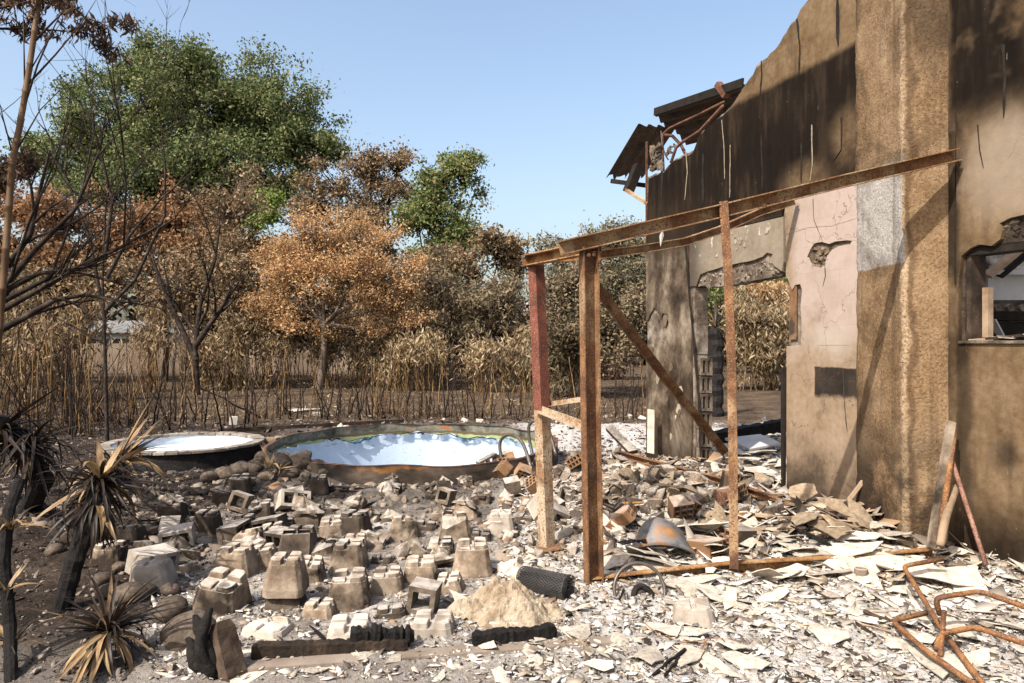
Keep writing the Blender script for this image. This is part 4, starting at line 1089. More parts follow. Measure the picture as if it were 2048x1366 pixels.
def thicket(label, base, Y, lobes, n_cl, per, seed, mat='straw_leaf', spread=.22, size=.20, droop=.75, aspect=.22, canes=60, group='dried bamboo clumps'):
    rg = np.random.default_rng(seed)
    b = Vector(((base - 1024) / FPX * Y, Y, 0)); b.z = hz(b.x, b.y)
    root = empty('bamboo_clump', b, 0, label, 'bamboo', group)
    L, C = crown_points(lobes, Y, n_cl, per, spread, .8, .2, seed)
    V, F = leaves_np(L - np.array(b), size, droop, aspect)
    mesh_obj('foliage', np_mesh('foliage', V, F, M[mat]), root)
    segs = []
    for c in C[rg.choice(len(C), min(canes, len(C)), replace=False)] - np.array(b):
        f = np.array([c[0] * .8 + rg.normal() * .15, c[1] * .8 + rg.normal() * .15, 0])
        P = limb_path(f, c + np.array([0, 0, .3]), 4, .05, rg)
        for i in range(4): segs.append([*P[i], *P[i + 1], .016 - .003 * i, .013 - .003 * i])
    V, F = tubes_np(segs, 5)
    tag(mesh_obj('culms', np_mesh('culms', V, F, M['cane'], True), root), kind='stuff')
thicket('straw-coloured bamboo clump left of the orange tree trunk', 500, 24, [(480, 700, 55, 50), (530, 680, 50, 45), (440, 660, 40, 50)], 190, 22, 41)
thicket('straw-coloured bamboo clump right of the orange tree trunk', 690, 25, [(700, 720, 60, 40), (660, 700, 40, 36), (740, 710, 40, 42)], 170, 22, 42)
thicket('straw-coloured bamboo clump behind the middle of the large pool', 850, 23.5, [(840, 720, 60, 46), (890, 695, 50, 46), (800, 735, 40, 36)], 200, 22, 43)
thicket('straw-coloured bamboo clump behind the right side of the large pool', 980, 23, [(950, 715, 55, 45), (1010, 725, 60, 45), (1050, 700, 40, 50)], 200, 22, 44)
thicket('grey-brown bamboo clump seen between the two rusty posts', 1110, 21, [(1090, 700, 40, 60), (1140, 720, 40, 50)], 200, 26, 45, 'grey_leaf')
thicket('dull brown bamboo thicket in front of the fence at left', 330, 23, [(330, 680, 50, 50), (380, 700, 50, 50), (290, 640, 40, 30)], 130, 20, 46, 'brown_leaf')
thicket('brown bamboo thicket at the left edge', 60, 19, [(20, 640, 90, 70), (110, 690, 70, 70), (40, 740, 80, 60), (170, 640, 40, 50)], 300, 20, 47, 'brown_leaf', .3)
thicket('tall pale bamboo hedge seen through the doorway', 1540, 24, [(1520, 640, 70, 66), (1580, 620, 60, 66), (1545, 690, 80, 60), (1470, 690, 40, 50), (1620, 660, 50, 80)], 700, 26, 48)
thicket('drooping brown bamboo mass left of the orange tree', 540, 27, [(470, 620, 60, 60), (540, 640, 50, 60), (420, 660, 40, 50)], 260, 24, 52, 'grey_leaf', .28, .2)
thicket('drooping brown bamboo mass right of the orange tree', 780, 27, [(760, 660, 60, 50), (830, 670, 50, 50), (700, 670, 40, 40)], 260, 24, 53, 'brown_leaf', .28, .2)
thicket('dark scorched hedge behind the orange tree trunk', 600, 29, [(560, 640, 60, 60), (640, 650, 70, 66), (720, 630, 60, 60), (780, 660, 60, 66)], 320, 22, 49, 'char_leaf', .35, .24, .4, .4)
thicket('dark scorched hedge behind the right-hand bamboo', 1010, 31, [(860, 660, 60, 60), (940, 680, 60, 60), (1030, 690, 60, 60), (1110, 680, 60, 60), (1200, 700, 70, 60)], 380, 22, 50, 'char_leaf', .35, .24, .4, .4)
thicket('dark scorched undergrowth left of the fence', 60, 31, [(0, 690, 80, 60), (80, 700, 60, 50)], 200, 22, 51, 'char_leaf', .35, .24, .4, .4)

# straw tufts on the scorched lawn: nobody could count them
def straw():
    rg = np.random.default_rng(8); P = []
    for px, py, rx, ry, n in ((620, 770, 130, 8, 900), (500, 762, 90, 9, 700), (820, 772, 120, 8, 500), (400, 782, 60, 5, 260), (1520, 772, 60, 6, 300), (1000, 770, 90, 7, 400), (720, 752, 60, 10, 500)):
        for _ in range(n):
            a = px + rg.normal() * rx * .6; b = py + rg.normal() * ry * .6
            if b < 752: b = 752 + rg.random() * 8
            q = hit(a, b); P.append((q.x, q.y, q.z + rg.random() ** 2 * .35))
    for _ in range(1500):
        a = rg.uniform(0, 1300); b = rg.uniform(775, 838); q = hit(a, b); P.append((q.x, q.y, q.z + .01 + .03 * rg.random()))
    V, F = leaves_np(np.array(P), .22, .25, .10)
    tag(mesh_obj('straw', np_mesh('straw', V, F, M['straw_leaf'])), 'dry straw and fallen bamboo leaves strewn over the burnt lawn', 'straw', kind='stuff')
straw()

# ---------------------------------------------------------------- standing bamboo canes
def cane_mesh(mat, seed, bend):
    rr = random.Random(seed); mb = MB(); pts = []; rad = []; x = y = 0.0; n = 11
    for i in range(n):
        t = i / (n - 1)
        pts.append((bend * t * t + rr.uniform(-.008, .008), rr.uniform(-.008, .008) + bend * .4 * t * t, t)); rad.append(1.0 - .55 * t)
    P2 = []; R2 = []
    for i, (p, r) in enumerate(zip(pts, rad)):
        P2.append(p); R2.append(r * 1.0)
        if 0 < i < n - 1:
            P2.append((p[0], p[1], p[2] + .006)); R2.append(r * 1.22); P2.append((p[0], p[1], p[2] + .012)); R2.append(r)
    mb.tube(P2, [r * .01 for r in R2], 6)
    if rr.random() < .7:
        for _ in range(rr.randint(2, 5)):
            t = rr.uniform(.45, .95); k = int(t * (n - 1)); p = Vector(pts[k]); a = rr.uniform(0, 6.28); l = rr.uniform(.08, .25)
            mb.tube([p, p + Vector((math.cos(a) * l * .5, math.sin(a) * l * .5, l))], [.004, .001], 4)
    return mb.mesh('bamboo_cane', mat, smooth=True, fix=False)
CANES = [cane_mesh(M['cane'] if i % 5 < 2 else M['cane_burnt'], i, random.uniform(-.10, .10)) for i in range(14)]
def canes(n, x0, x1, y0, y1, top, label, seed, group, rad=(1.0, 2.0), bright=.3):
    rr = random.Random(seed)
    for i in range(n):
        px = rr.uniform(x0, x1); py = rr.uniform(y0, y1)
        q = hit(px, py); h = max(.3, rr.uniform(*top) * (1 if rr.random() < .75 else .35))
        pool_ = [c for k, c in enumerate(CANES) if (k % 5 < 2) == (rr.random() < bright)] or CANES
        o = mesh_obj('bamboo_cane', rr.choice(pool_), None, None, (q.x, q.y, q.z - .03), (rr.gauss(0, .06 if rr.random() < .75 else .3), rr.gauss(0, .08 if rr.random() < .75 else .3), rr.uniform(0, 6.28)))
        s = rr.uniform(*rad); o.scale = (s, s, h)
        lean = abs(o.rotation_euler[0]) + abs(o.rotation_euler[1]) > .25
        bright_ = o.data.materials[0] is M['cane']
        adj = ('short ' if h < 1.0 else 'very tall ' if h > 1.9 else '') + ('slanting ' if lean else '') + ('yellowish ' if bright_ else 'blackened ')
        tag(o, adj + label, 'bamboo cane', group)
canes(84, 120, 520, 838, 862, (.7, 1.9), 'thin bamboo cane standing behind the small round basin', 1, 'canes behind the basin')
canes(112, 520, 1060, 828, 842, (.6, 1.7), 'thin bamboo cane standing behind the large pool', 2, 'canes behind the large pool')
canes(16, 1090, 1290, 828, 845, (.8, 1.6), 'thin bamboo cane between the rusty posts and the house', 3, 'canes beside the house')
canes(46, -40, 190, 845, 880, (1.4, 2.5), 'bamboo cane in the dense stand at the left edge', 4, 'canes at the left edge', (.9, 1.8), .6)
fallen = mesh_obj('bamboo_cane', CANES[3], None, None, hit(522, 840), (0, R(-60), R(20)), (2.2, 2.2, 1.6)); fallen.location.z += .05
tag(fallen, 'leaning charred cane slanting down to the pool edge', 'bamboo cane')

# thin tangled stems among the canes: one mass
def undergrowth():
    rg = np.random.default_rng(77); segs = []
    for _ in range(1500):
        if rg.random() < .4: px, py = rg.uniform(-40, 330), rg.uniform(780, 875)
        else: px, py = rg.uniform(0, 1290), rg.uniform(772, 850)
        q = hit(px, py); l = rg.uniform(.2, 1.3) * (1.5 if px < 300 else .8)
        d = rg.normal(size=3) * np.array([.45, .45, .25]) + np.array([0, 0, .8]); d /= np.linalg.norm(d)
        p = np.array(q)
        for s in range(3):
            d2 = d + rg.normal(size=3) * .2; p2 = p + d2 * l / 3
            if p2[2] < .02: p2[2] = .02
            segs.append([*p, *p2, .006 * (1 - s / 3.2), .006 * (1 - (s + 1) / 3.2)]); p = p2
    V, F = tubes_np(segs, 4)
    tag(mesh_obj('undergrowth', np_mesh('undergrowth', V, F, M['cane_burnt'])), 'tangle of thin burnt stems and twigs along the cane row', 'undergrowth', kind='stuff')
undergrowth()

# tall cane and burnt trees at the left edge
tc = empty('tall_bamboo', at(-30, 900, 5.2), 0, 'thick tall bamboo pole rising at the left edge with thin side shoots', 'bamboo')
TO = Vector(tc.location)
pp = [at(-30, 900, 5.2), at(-2, 660, 5.2), at(12, 500, 5.2), at(24, 330, 5.2), at(42, 240, 5.2), at(60, 130, 5.2), at(78, 0, 5.2), at(92, -120, 5.2)]
P2 = []; R2 = []
for i in range(len(pp) - 1):
    for s in range(4):
        t = s / 4; p = pp[i].lerp(pp[i + 1], t) - TO
        P2 += [p, p + Vector((0, 0, .008)), p + Vector((0, 0, .016))] if s in (0, 2) else [p]
        R2 += [.027, .032, .027] if s in (0, 2) else [.026]
MB().tube(P2, [r * (1 - .35 * i / len(R2)) for i, r in enumerate(R2)], 10).build('culm', M['cane_tall'] if 'cane_tall' in M else M['cane'], tc, smooth=True)
def shoot(pts, r=.010, par=tc, off=TO, Y=5.2, name='side_shoot', mat=None):
    MB().tube([at(*p, Y) - off for p in pts], [r * (1 - .8 * i / (len(pts) - 1)) for i in range(len(pts))], 5).build(name, mat or M['cane_burnt'], par, smooth=True)
shoot([(62, 90), (100, 50), (130, 20), (148, -10)]); shoot([(40, 240), (75, 130), (110, 50), (142, -10)], .009); shoot([(45, 180), (110, 110), (160, 50), (192, 0)], .009); shoot([(55, 150), (90, 90), (140, 20)], .006)
shoot([(34, 300), (80, 220), (120, 180), (145, 160)], .006); shoot([(28, 320), (10, 250), (-10, 200)], .007); shoot([(50, 190), (48, 100), (46, 0)], .008)

def branching(root_pts, levels, rg, spread=.55, n=(3, 5), shrink=.62, segs=None, grav=0.0, r0=.03, up=.15):
    """a bare limb and the smaller limbs growing from it"""
    P = np.array(root_pts, float)
    L = np.sum(np.linalg.norm(np.diff(P, axis=0), axis=1))
    k = len(P) - 1
    for i in range(k):
        segs.append([*P[i], *P[i + 1], r0 * (1 - .75 * i / k), r0 * (1 - .75 * (i + 1) / k)])
    if levels == 0: return
    for _ in range(rg.integers(n[0], n[1] + 1)):
        t = rg.uniform(.25, 1.0) * k; i = min(int(t), k - 1); p = P[i] + (P[i + 1] - P[i]) * (t - i)
        d = P[i + 1] - P[i]; d = d / np.linalg.norm(d) + rg.normal(size=3) * spread + np.array([0, 0, up]); d /= np.linalg.norm(d)
        l = L * shrink * rg.uniform(.5, 1.1); Q = [p]
        for s in range(4):
            d = d + rg.normal(size=3) * .14 + np.array([0, 0, up * .25 - grav]); d /= np.linalg.norm(d); Q.append(Q[-1] + d * l / 4)
        branching(Q, levels - 1, rg, spread, n, shrink, segs, grav, r0 * (1 - .75 * t / k) * .62 + .0012, up)

def bare_tree(name, label, base, mains, Y, r, levels, seed, n=(3, 5), leaf=None, cat='tree', shrink=.6, spread=.5, up=.15, nleaf=0, leaf_size=.07, droop=.7, grav=0):
    rg = np.random.default_rng(seed)
    b = Vector(at(*base)); root = empty(name, b, 0, label, cat)
    segs = []
    for m in mains:
        P = [np.array(at(p[0], p[1], Y + (p[2] if len(p) > 2 else 0)) - b) for p in m]
        branching(P, levels, rg, spread, n, shrink, segs, grav, r, up)
    S = np.array(segs)
    V, F = tubes_np(S, 6)
    mesh_obj('branches', np_mesh('branches', V, F, M['bark_burnt'], True), root)
    if leaf:
        tw = S[S[:, 7] < r * .25]
        k = rg.integers(0, len(tw), nleaf); t = rg.random((nleaf, 1))
        C = tw[k, 0:3] * (1 - t) + tw[k, 3:6] * t + rg.normal(size=(nleaf, 3)) * .025
        V, F = leaves_np(C, leaf_size, droop, .22)
        mesh_obj('dead_leaves', np_mesh('dead_leaves', V, F, M[leaf]), root)
    return root
M['bark_burnt'] = simple('bark_burnt', [(.3, c3(.012, .010, .009)), (.5, c3(.04, .028, .022)), (.68, c3(.11, .08, .062)), (.85, c3(.24, .19, .155))], 7, .9, .6, .01, use_rnd=False)
bare_tree('burnt_tree', 'leafless burnt tree reaching its long bare limbs in from the left', (-190, 1000, 7), [
    [(-190, 1000), (-120, 760), (-30, 640), (60, 590), (150, 540), (250, 490), (320, 450)], [(-60, 660), (20, 575), (80, 545), (160, 545), (250, 570)], [(-60, 640), (20, 560), (70, 500), (150, 420), (200, 300)],
    [(-80, 600), (10, 540), (60, 470), (80, 380), (100, 300)], [(-60, 690), (40, 640), (110, 600), (170, 590), (230, 600)], [(-100, 620), (10, 600), (90, 560), (170, 490)]], 7.0, .040, 3, 61, (3, 5), shrink=.55, up=.12)
bare_tree('burnt_sapling', 'thin black fan of bare burnt stems rising before the oak', (215, 900, 11), [
    [(215, 900), (210, 700), (205, 560), (212, 400), (240, 330)], [(210, 640), (180, 480), (130, 350), (90, 290)], [(212, 560), (260, 470), (320, 400), (390, 340)], [(212, 620), (270, 560), (330, 430), (330, 330), (322, 250)], [(210, 520), (225, 400), (200, 300), (210, 230)]], 11.0, .030, 2, 62, (5, 8), shrink=.45, up=.2)
bare_tree('burnt_tree', 'black leafless tree standing before the left end of the thickets', (395, 870, 20), [
    [(395, 790), (390, 700), (400, 610), (430, 520), (440, 450)], [(392, 720), (350, 630), (320, 560), (300, 500)], [(392, 690), (440, 620), (480, 560)]], 20.0, .09, 3, 63, (3, 5), shrink=.6)
# the scorched tree whose drooping leaves hang into the top left corner
bare_tree('scorched_tree', 'scorched tree with shrivelled brown leaves hanging into the top left corner', (-1150, 1700, 3.4), [
    [(-720, 1000), (-600, 500), (-450, 250), (-300, 120), (-160, 60), (-50, 30)], [(-630, 600), (-450, 400), (-260, 300), (-120, 220), (-10, 180)], [(-620, 520), (-500, 200), (-400, -100), (-280, -250), (-180, -320)],
    [(-630, 620), (-400, 450), (-250, 380), (-120, 380), (-50, 370)], [(-600, 500), (-450, 100), (-250, -40), (-100, -60), (-30, -30)]], 5.4, .05, 3, 64, (4, 6), 'char_leaf', nleaf=15000, leaf_size=.075, shrink=.32, up=.0, droop=.8, grav=.03)
# ---------------------------------------------------------------- concrete deck piers
def pier_mesh(mat, seed, h=.22, low=False, lump=False):
    rr = random.Random(seed); mb = MB()
    def octo(w, c, z): return [(w - c, -w, z), (w, -w + c, z), (w, w - c, z), (w - c, w, z), (-w + c, w, z), (-w, w - c, z), (-w, -w + c, z), (-w + c, -w, z)]
    w0, w1 = .148, .108
    hb = h - .036
    V = octo(w0, .035, -.06) + octo(w0, .035, .0) + octo(w1 + .006, .032, hb)
    F = [tuple(range(8))[::-1], tuple(range(16, 24))]
    for j in range(2): F += [(j * 8 + i, j * 8 + (i + 1) % 8, j * 8 + 8 + (i + 1) % 8, j * 8 + 8 + i) for i in range(8)]
    mb.add(V, F)
    g = .014
    for sx in (-1, 1):
        for sy in (-1, 1):
            hh = h + rr.uniform(-.008, .004)
            if rr.random() < .15: hh = hb + .012
            a, b, c = g, w1 + .004, .030
            base = [(a, a), (b, a), (b, b - c), (b - c, b), (a, b)]
            tp = [(a + .004, a + .004), (b - .010, a + .004), (b - .010, b - c - .006), (b - c - .006, b - .010), (a + .004, b - .010)]
            V = [(x * sx, y * sy, hb - .002) for x, y in base] + [(x * sx, y * sy, hh) for x, y in tp]
            F = [(5, 6, 7, 8, 9)] + [(i, (i + 1) % 5, (i + 1) % 5 + 5, i + 5) for i in range(5)]
            mb.add(V, F)
    me = mb.mesh('concrete_pier', mat, bevel=.005, jitter=.0022)
    if seed % 2:                     # a corner or an edge knocked off
        bm = bmesh.new(); bm.from_mesh(me)
        for _ in range(rr.randint(1, 2)):
            a = rr.uniform(0, 6.28); nrm = Vector((math.cos(a), math.sin(a), rr.uniform(.5, 1.6))).normalized()
            g = bmesh.ops.bisect_plane(bm, geom=bm.verts[:] + bm.edges[:] + bm.faces[:], plane_co=Vector((0, 0, h * .62)) + nrm * rr.uniform(.055, .085), plane_no=nrm, clear_outer=True)
            bmesh.ops.holes_fill(bm, edges=[e for e in g['geom_cut'] if isinstance(e, bmesh.types.BMEdge)])
        bm.to_mesh(me); bm.free()
    return me
def lump_mesh(mat, seed, rx=.135, rz=.17):
    """a crumbled, pointed mass of mortar"""
    rr = random.Random(seed); bm = bmesh.new()
    bmesh.ops.create_icosphere(bm, subdivisions=3, radius=1)
    ph = [rr.uniform(0, 6.28) for _ in range(4)]
    for v in bm.verts:
        c = v.co.copy(); k = 1 + 1.3 * float(fbm(c.x * 2.1 + seed, c.y * 2.1 + c.z * 2.7, seed, 4))
        a = math.atan2(c.y, c.x); k *= 1 + .16 * math.sin(3 * a + ph[0]) + .10 * math.sin(5 * a + ph[1] + 3 * c.z)
        z = c.z * k
        taper = 1 - .62 * max(0, min(1.2, z + .25))
        v.co = Vector(((c.x * k * taper + .25 * z * math.sin(ph[2])) * rx, (c.y * k * taper) * rx, max(-.02, (z * .62 + .35)) * rz))
    me = bpy.data.meshes.new('lump'); bm.to_mesh(me); bm.free(); me.materials.append(mat)
    return me
PM = {'c': [pier_mesh(M['concrete'], i) for i in range(8)], 'a': [pier_mesh(M['concrete_ash'], 10 + i) for i in range(6)], 's': [pier_mesh(M['concrete_sooty'], 20 + i) for i in range(6)]}
LM = {'c': [lump_mesh(M['rubble'], i) for i in range(5)], 's': [lump_mesh(M['concrete_sooty'], 8 + i) for i in range(5)], 'a': [lump_mesh(M['concrete_ash'], 15 + i) for i in range(3)]}
def pier(px, py, kind, label, k=1.0, tilt=(0, 0), sink=0.0, rz=None, group='concrete deck piers', lump=None):
    q = hit(px, py)
    z = q.z - sink
    q = Vector((q.x, q.y + .10, hz(q.x, q.y + .1) - sink))
    k *= .79
    o = mesh_obj('concrete_pier', random.choice(PM[kind]), None, None, q, (tilt[0], tilt[1], random.uniform(-.2, .2) if rz is None else rz), (k, k, k))
    tag(o, label, 'concrete pier', group)
    if lump:
        l = mesh_obj('mortar_lump', random.choice(LM[lump]), o, None, (random.uniform(-.02, .02), random.uniform(-.02, .02), .13), (random.gauss(0, .12), random.gauss(0, .12), random.uniform(0, 6)), (1.05, 1.0, random.uniform(.7, 1.1)))
    return o
pier(430, 1228, 'c', 'large tilted concrete pier leaning back beside the charred stump', 1.22, (.18, .16))
pier(562, 1222, 's', 'half-buried sooty block carrying another pier, left of the front pier', 1.05, (.05, 0), .08)
o = pier(562, 1222, 'c', 'pale concrete pier perched on a second block in the middle left', 1.0, (.04, .02)); o.location.z += .13
pier(691, 1222, 'c', 'upright concrete pier with cross-grooved top at front centre', 1.12)
pier(462, 1158, 'c', 'sooty-sided concrete pier two rows behind the tilted one', 1.12)
pier(590, 1116, 's', 'dark brown upright pier in the third row', 1.14)
pier(692, 1148, 'c', 'brown pier directly behind the front centre pier', 1.08)
pier(806, 1080, 'c', 'upright pier in the back row, left of the pale one', 1.05)
pier(908, 1080, 'c', 'pale upright pier with clean sharp top in the back row', 1.08)
pier(1002, 1072, 'a', 'ash-whitened pier nearest the rear rusty post', 1.02, lump='a')
pier(943, 1152, 'c', 'rounded pier with broken top right of the middle rows', 1.16)
pier(292, 1180, 'a', 'pale pier with split top among dark stones at left', 1.12, (.05, -.06))
pier(205, 1138, 'c', 'small brown pier beside the burnt yucca trunk', .95)
pier(704, 1074, 's', 'brown sooty pier at the centre of the back row', 1.08)
pier(611, 1060, 's', 'brown pier behind the dark upright one', 1.04, lump='c')
pier(632, 992, 's', 'far dark pier near the boulder heap', .9)
pier(404, 1068, 's', 'blackened pier right of the upper yucca', 1.0)
pier(472, 994, 's', 'far grey pier in front of the boulders', 1.05)
pier(525, 1276, 'a', 'pale sunken pier top just behind the charred beam, leftmost', 1.22, sink=.14)
pier(691, 1278, 'a', 'pale sunken pier top behind the charred beam, middle', 1.22, sink=.14)
pier(862, 1276, 'a', 'pale sunken pier top behind the charred beam, rightmost', 1.2, sink=.13)
pier(1008, 1260, 'a', 'low sunken pier top at the foot of the sand pile', 1.1, sink=.14)
pier(1394, 1252, 'a', 'lone chipped pier half buried in ash right of the frame foot', 1.1, sink=.08)
pier(838, 1170, 'c', 'buried pier with mortar slab right of the front centre pier', 1.1, sink=.05)
pier(612, 1170, 'c', 'small broken pier between the two middle rows', .8, (.2, .1))
pier(335, 1045, 's', 'dark pier in the far left rows', 1.0, (.1, 0), lump='s')
pier(515, 1045, 's', 'far left-centre dark pier with crumbled cap', .95, lump='s')
for px, py in ((866, 1000), (930, 975), (780, 975), (1050, 985), (700, 1020), (930, 1040), (850, 970), (1140, 1000), (1045, 1050), (884, 1050), (781, 1042), (777, 993), (705, 964), (1015, 1010), (703, 1108), (490, 1100), (327, 1020), (439, 1007), (559, 1024), (843, 1116), (1019, 1078), (645, 1030), (960, 1010), (250, 1080), (380, 1110), (540, 1085), (740, 1045), (290, 1060), (360, 1150), (520, 1140), (640, 1115), (760, 1130), (770, 1190), (880, 1110), (900, 1190), (480, 1060), (560, 1070), (660, 1075), (850, 1065), (960, 1085), (630, 1240), (780, 1240)):
    pier(px, py, random.choice('cs'), ('crumbled ' if py < 1000 else 'broken ') + ('mortar-capped' if py < 1058 else 'concrete') + ' pier in the ' + ('farthest' if py < 990 else 'middle' if py < 1060 else 'nearer') + ' rows, ' + ('left of the boulder heap' if px < 420 else 'below the boulder heap' if px < 660 else 'below the large pool' if px < 900 else 'below the pool ladder'), random.uniform(.8, 1.05), (random.gauss(0, .12), random.gauss(0, .12)), random.uniform(.03, .12), group='crumbling far piers', lump=random.choice(('c', 'c', 's', 's', 'a')) if py < 1058 else None)

# ---------------------------------------------------------------- loose rubble
def chunk_mesh(mat, seed, flat=.7):
    rr = random.Random(seed); bm = bmesh.new()
    vs = [bm.verts.new(Vector((rr.uniform(-1, 1), rr.uniform(-.75, .75), rr.uniform(-flat, flat))) ) for _ in range(13)]
    res = bmesh.ops.convex_hull(bm, input=vs)
    bmesh.ops.delete(bm, geom=[g for g in res['geom_interior'] if isinstance(g, bmesh.types.BMVert)], context='VERTS')
    bmesh.ops.bevel(bm, geom=list(bm.edges), offset=.05, segments=1, affect='EDGES')
    me = bpy.data.meshes.new('chunk'); bm.to_mesh(me); bm.free(); me.materials.append(mat); return me
def shard_mesh(mat, seed, curve=.0, long=2.0, th=.022, n=11):
    """an irregular flat or curved flake, half-width 1"""
    rr = random.Random(seed); ring = []
    m = rr.randint(4, 6); cs = sorted(2 * math.pi * (i + rr.uniform(-.33, .33)) / m for i in range(m)); rd = [rr.uniform(.6, 1.2) for _ in cs]
    cor = [(math.cos(a) * r * long * .5, math.sin(a) * r * .5) for a, r in zip(cs, rd)]
    for i in range(m):                       # straight breaks between a few corners, each slightly ragged
        a, b = cor[i], cor[(i + 1) % m]; ring.append(a)
        for t in (.33, .66):
            ring.append((a[0] + (b[0] - a[0]) * t + rr.uniform(-.03, .03), a[1] + (b[1] - a[1]) * t + rr.uniform(-.03, .03)))
    n = len(ring)
    inner = [(x * .5, y * .5) for x, y in ring]
    tw = rr.uniform(-.12, .12)
    f = lambda x, y: curve * (.25 - y * y) + tw * x * y + .02 * math.sin(5 * x + seed)
    V = []
    for s in (0, -th):
        V += [(x, y, f(x, y) + s) for x, y in ring] + [(x, y, f(x, y) + s) for x, y in inner] + [(0, 0, f(0, 0) + s)]
    F = []; m = 2 * n + 1
    for i in range(n):
        j = (i + 1) % n
        F += [(i, j, n + j, n + i), (n + i, n + j, 2 * n), (m + j, m + i, m + n + i, m + n + j), (m + n + j, m + n + i, m + 2 * n), (j, i, m + i, m + j)]
    return MB().add(V, F).mesh('shard', mat, fix=False)
SH = [shard_mesh(M['shard'], i, random.choice([0, .15, .35, .6]), random.uniform(1.3, 3.4), .022 + .012 * random.random()) for i in range(20)]
SB = [shard_mesh(M['shard_brown'], 40 + i, random.choice([0, .2, .5, .8]), random.uniform(1.2, 2.6), .03) for i in range(10)]
CK = [chunk_mesh(M['rubble'], i, random.uniform(.4, .8)) for i in range(12)]
CS = [chunk_mesh(M['concrete_sooty'], 30 + i, random.uniform(.4, .8)) for i in range(8)]
CA = [chunk_mesh(M['concrete_ash'], 60 + i, random.uniform(.4, .8)) for i in range(6)]

def brick_mesh(mat, l, w, h, nx, nz, t):
    mb = MB(); sx = (w - t) / nx; sz = (h - t) / nz
    for k in range(nz + 1): mb.box((-l / 2, -w / 2, k * sz), (l / 2, w / 2, k * sz + t))
    for k in range(nz):
        for i in range(nx + 1):
            mb.box((-l / 2, -w / 2 + i * sx, k * sz + t), (l / 2, -w / 2 + i * sx + t, (k + 1) * sz))
    return mb.mesh('hollow_brick', mat)
HB = [brick_mesh(M['terracotta'], .20, .16, .10, 3, 2, .012), brick_mesh(M['terracotta'], .12, .16, .16, 3, 3, .011), brick_mesh(M['terracotta'], .26, .20, .10, 4, 2, .012)]
CB = [brick_mesh(M['concrete_ash'], .20, .30, .17, 2, 1, .03), brick_mesh(M['concrete_sooty'], .20, .28, .16, 2, 1, .03), brick_mesh(M['rubble'], .18, .17, .17, 1, 1, .03)]

def drop(name, me, px, py, size, label, cat, group, tilt=.25, lift=.0, rr=random, sc=None):
    q = hit(px, py)
    o = mesh_obj(name, me, None, None, (q.x, q.y, q.z + lift), (rr.gauss(0, tilt), rr.gauss(0, tilt), rr.uniform(0, 6.28)))
    o.scale = sc or (size, size, size)
    return tag(o, label, cat, group)

def scatter(name, meshes, n, region, size, label, cat, group, tilt=.25, lift=(.0, .02), seed=0, power=1.6):
    rr = random.Random(seed); x0, x1, y0, y1 = region
    for i in range(n):
        px = rr.uniform(x0, x1); py = y0 + (y1 - y0) * rr.random()
        s = size[0] + (size[1] - size[0]) * rr.random() ** power
        me = rr.choice(meshes); d = max(v.co.x for v in me.vertices) / max(1e-3, max(v.co.y for v in me.vertices))
        r = (s - size[0]) / (size[1] - size[0])
        adj = ('small ' if r < .2 else 'large ' if r > .55 else 'medium-sized ') + ('long ' if d > 2.4 else 'broad ' if d < 1.5 else '')
        drop(name, me, px, py, s, adj + (label(px, py) if callable(label) else label), cat, group, tilt, rr.uniform(*lift), rr)

# flakes of roofing in the ash
scatter('roofing_flake', SH, 80, (1150, 2060, 1165, 1366), (.04, .21), lambda px, py: 'pale flake in the ash ' + ('at the bottom edge, ' if py > 1300 else 'close to the rail, ' if py < 1215 else '') + ('left of the lone pier' if px < 1360 else 'right of the lone pier' if px < 1640 else 'beside the tubular frame'), 'flake', 'pale flakes in front of the base rail', .10, (.005, .03), 1, 2.2)
scatter('roofing_flake', SH, 56, (1560, 2060, 1060, 1180), (.07, .30), lambda px, py: 'pale flake drifted ' + ('before the pillar foot' if px < 1840 else 'under the right-hand wall') + (', nearest the rail' if py > 1120 else ', against the wall'), 'flake', 'pale flakes before the pillar', .22, (.01, .07), 2, 1.6)
scatter('roofing_flake', SH, 56, (1200, 1600, 1040, 1165), (.07, .28), 'cream roofing flake piled inside the rusty frame', 'flake', 'cream flakes inside the frame', .3, (.01, .06), 3, 1.5)
scatter('roofing_flake', SB, 22, (1560, 1740, 985, 1080), (.10, .30), 'brown curved roofing flake heaped between the pink wall and the pillar', 'flake', 'brown flakes by the pink wall', .45, (.02, .14), 4, 1.2)
scatter('roofing_flake', SB, 20, (1200, 1560, 960, 1080), (.08, .24), 'brown roofing flake in the rubble heap behind the frame', 'flake', 'brown flakes in the heap', .4, (.02, .08), 5, 1.2)
scatter('roofing_flake', SH, 22, (880, 1180, 1090, 1300), (.05, .17), 'pale flake in the ash around the sand pile', 'flake', 'pale flakes by the sand pile', .18, (.005, .02), 6)
scatter('roofing_flake', SH, 22, (450, 1250, 1300, 1366), (.04, .13), 'pale flake on the bare ground before the charred beams', 'flake', 'pale flakes in the foreground', .1, (.004, .01), 7)
scatter('roofing_flake', SH, 40, (1420, 1590, 850, 975), (.10, .36), 'whitish slab of fallen ceiling seen through the doorway', 'slab', 'white slabs in the doorway', .2, (.01, .10), 8, 1.3)
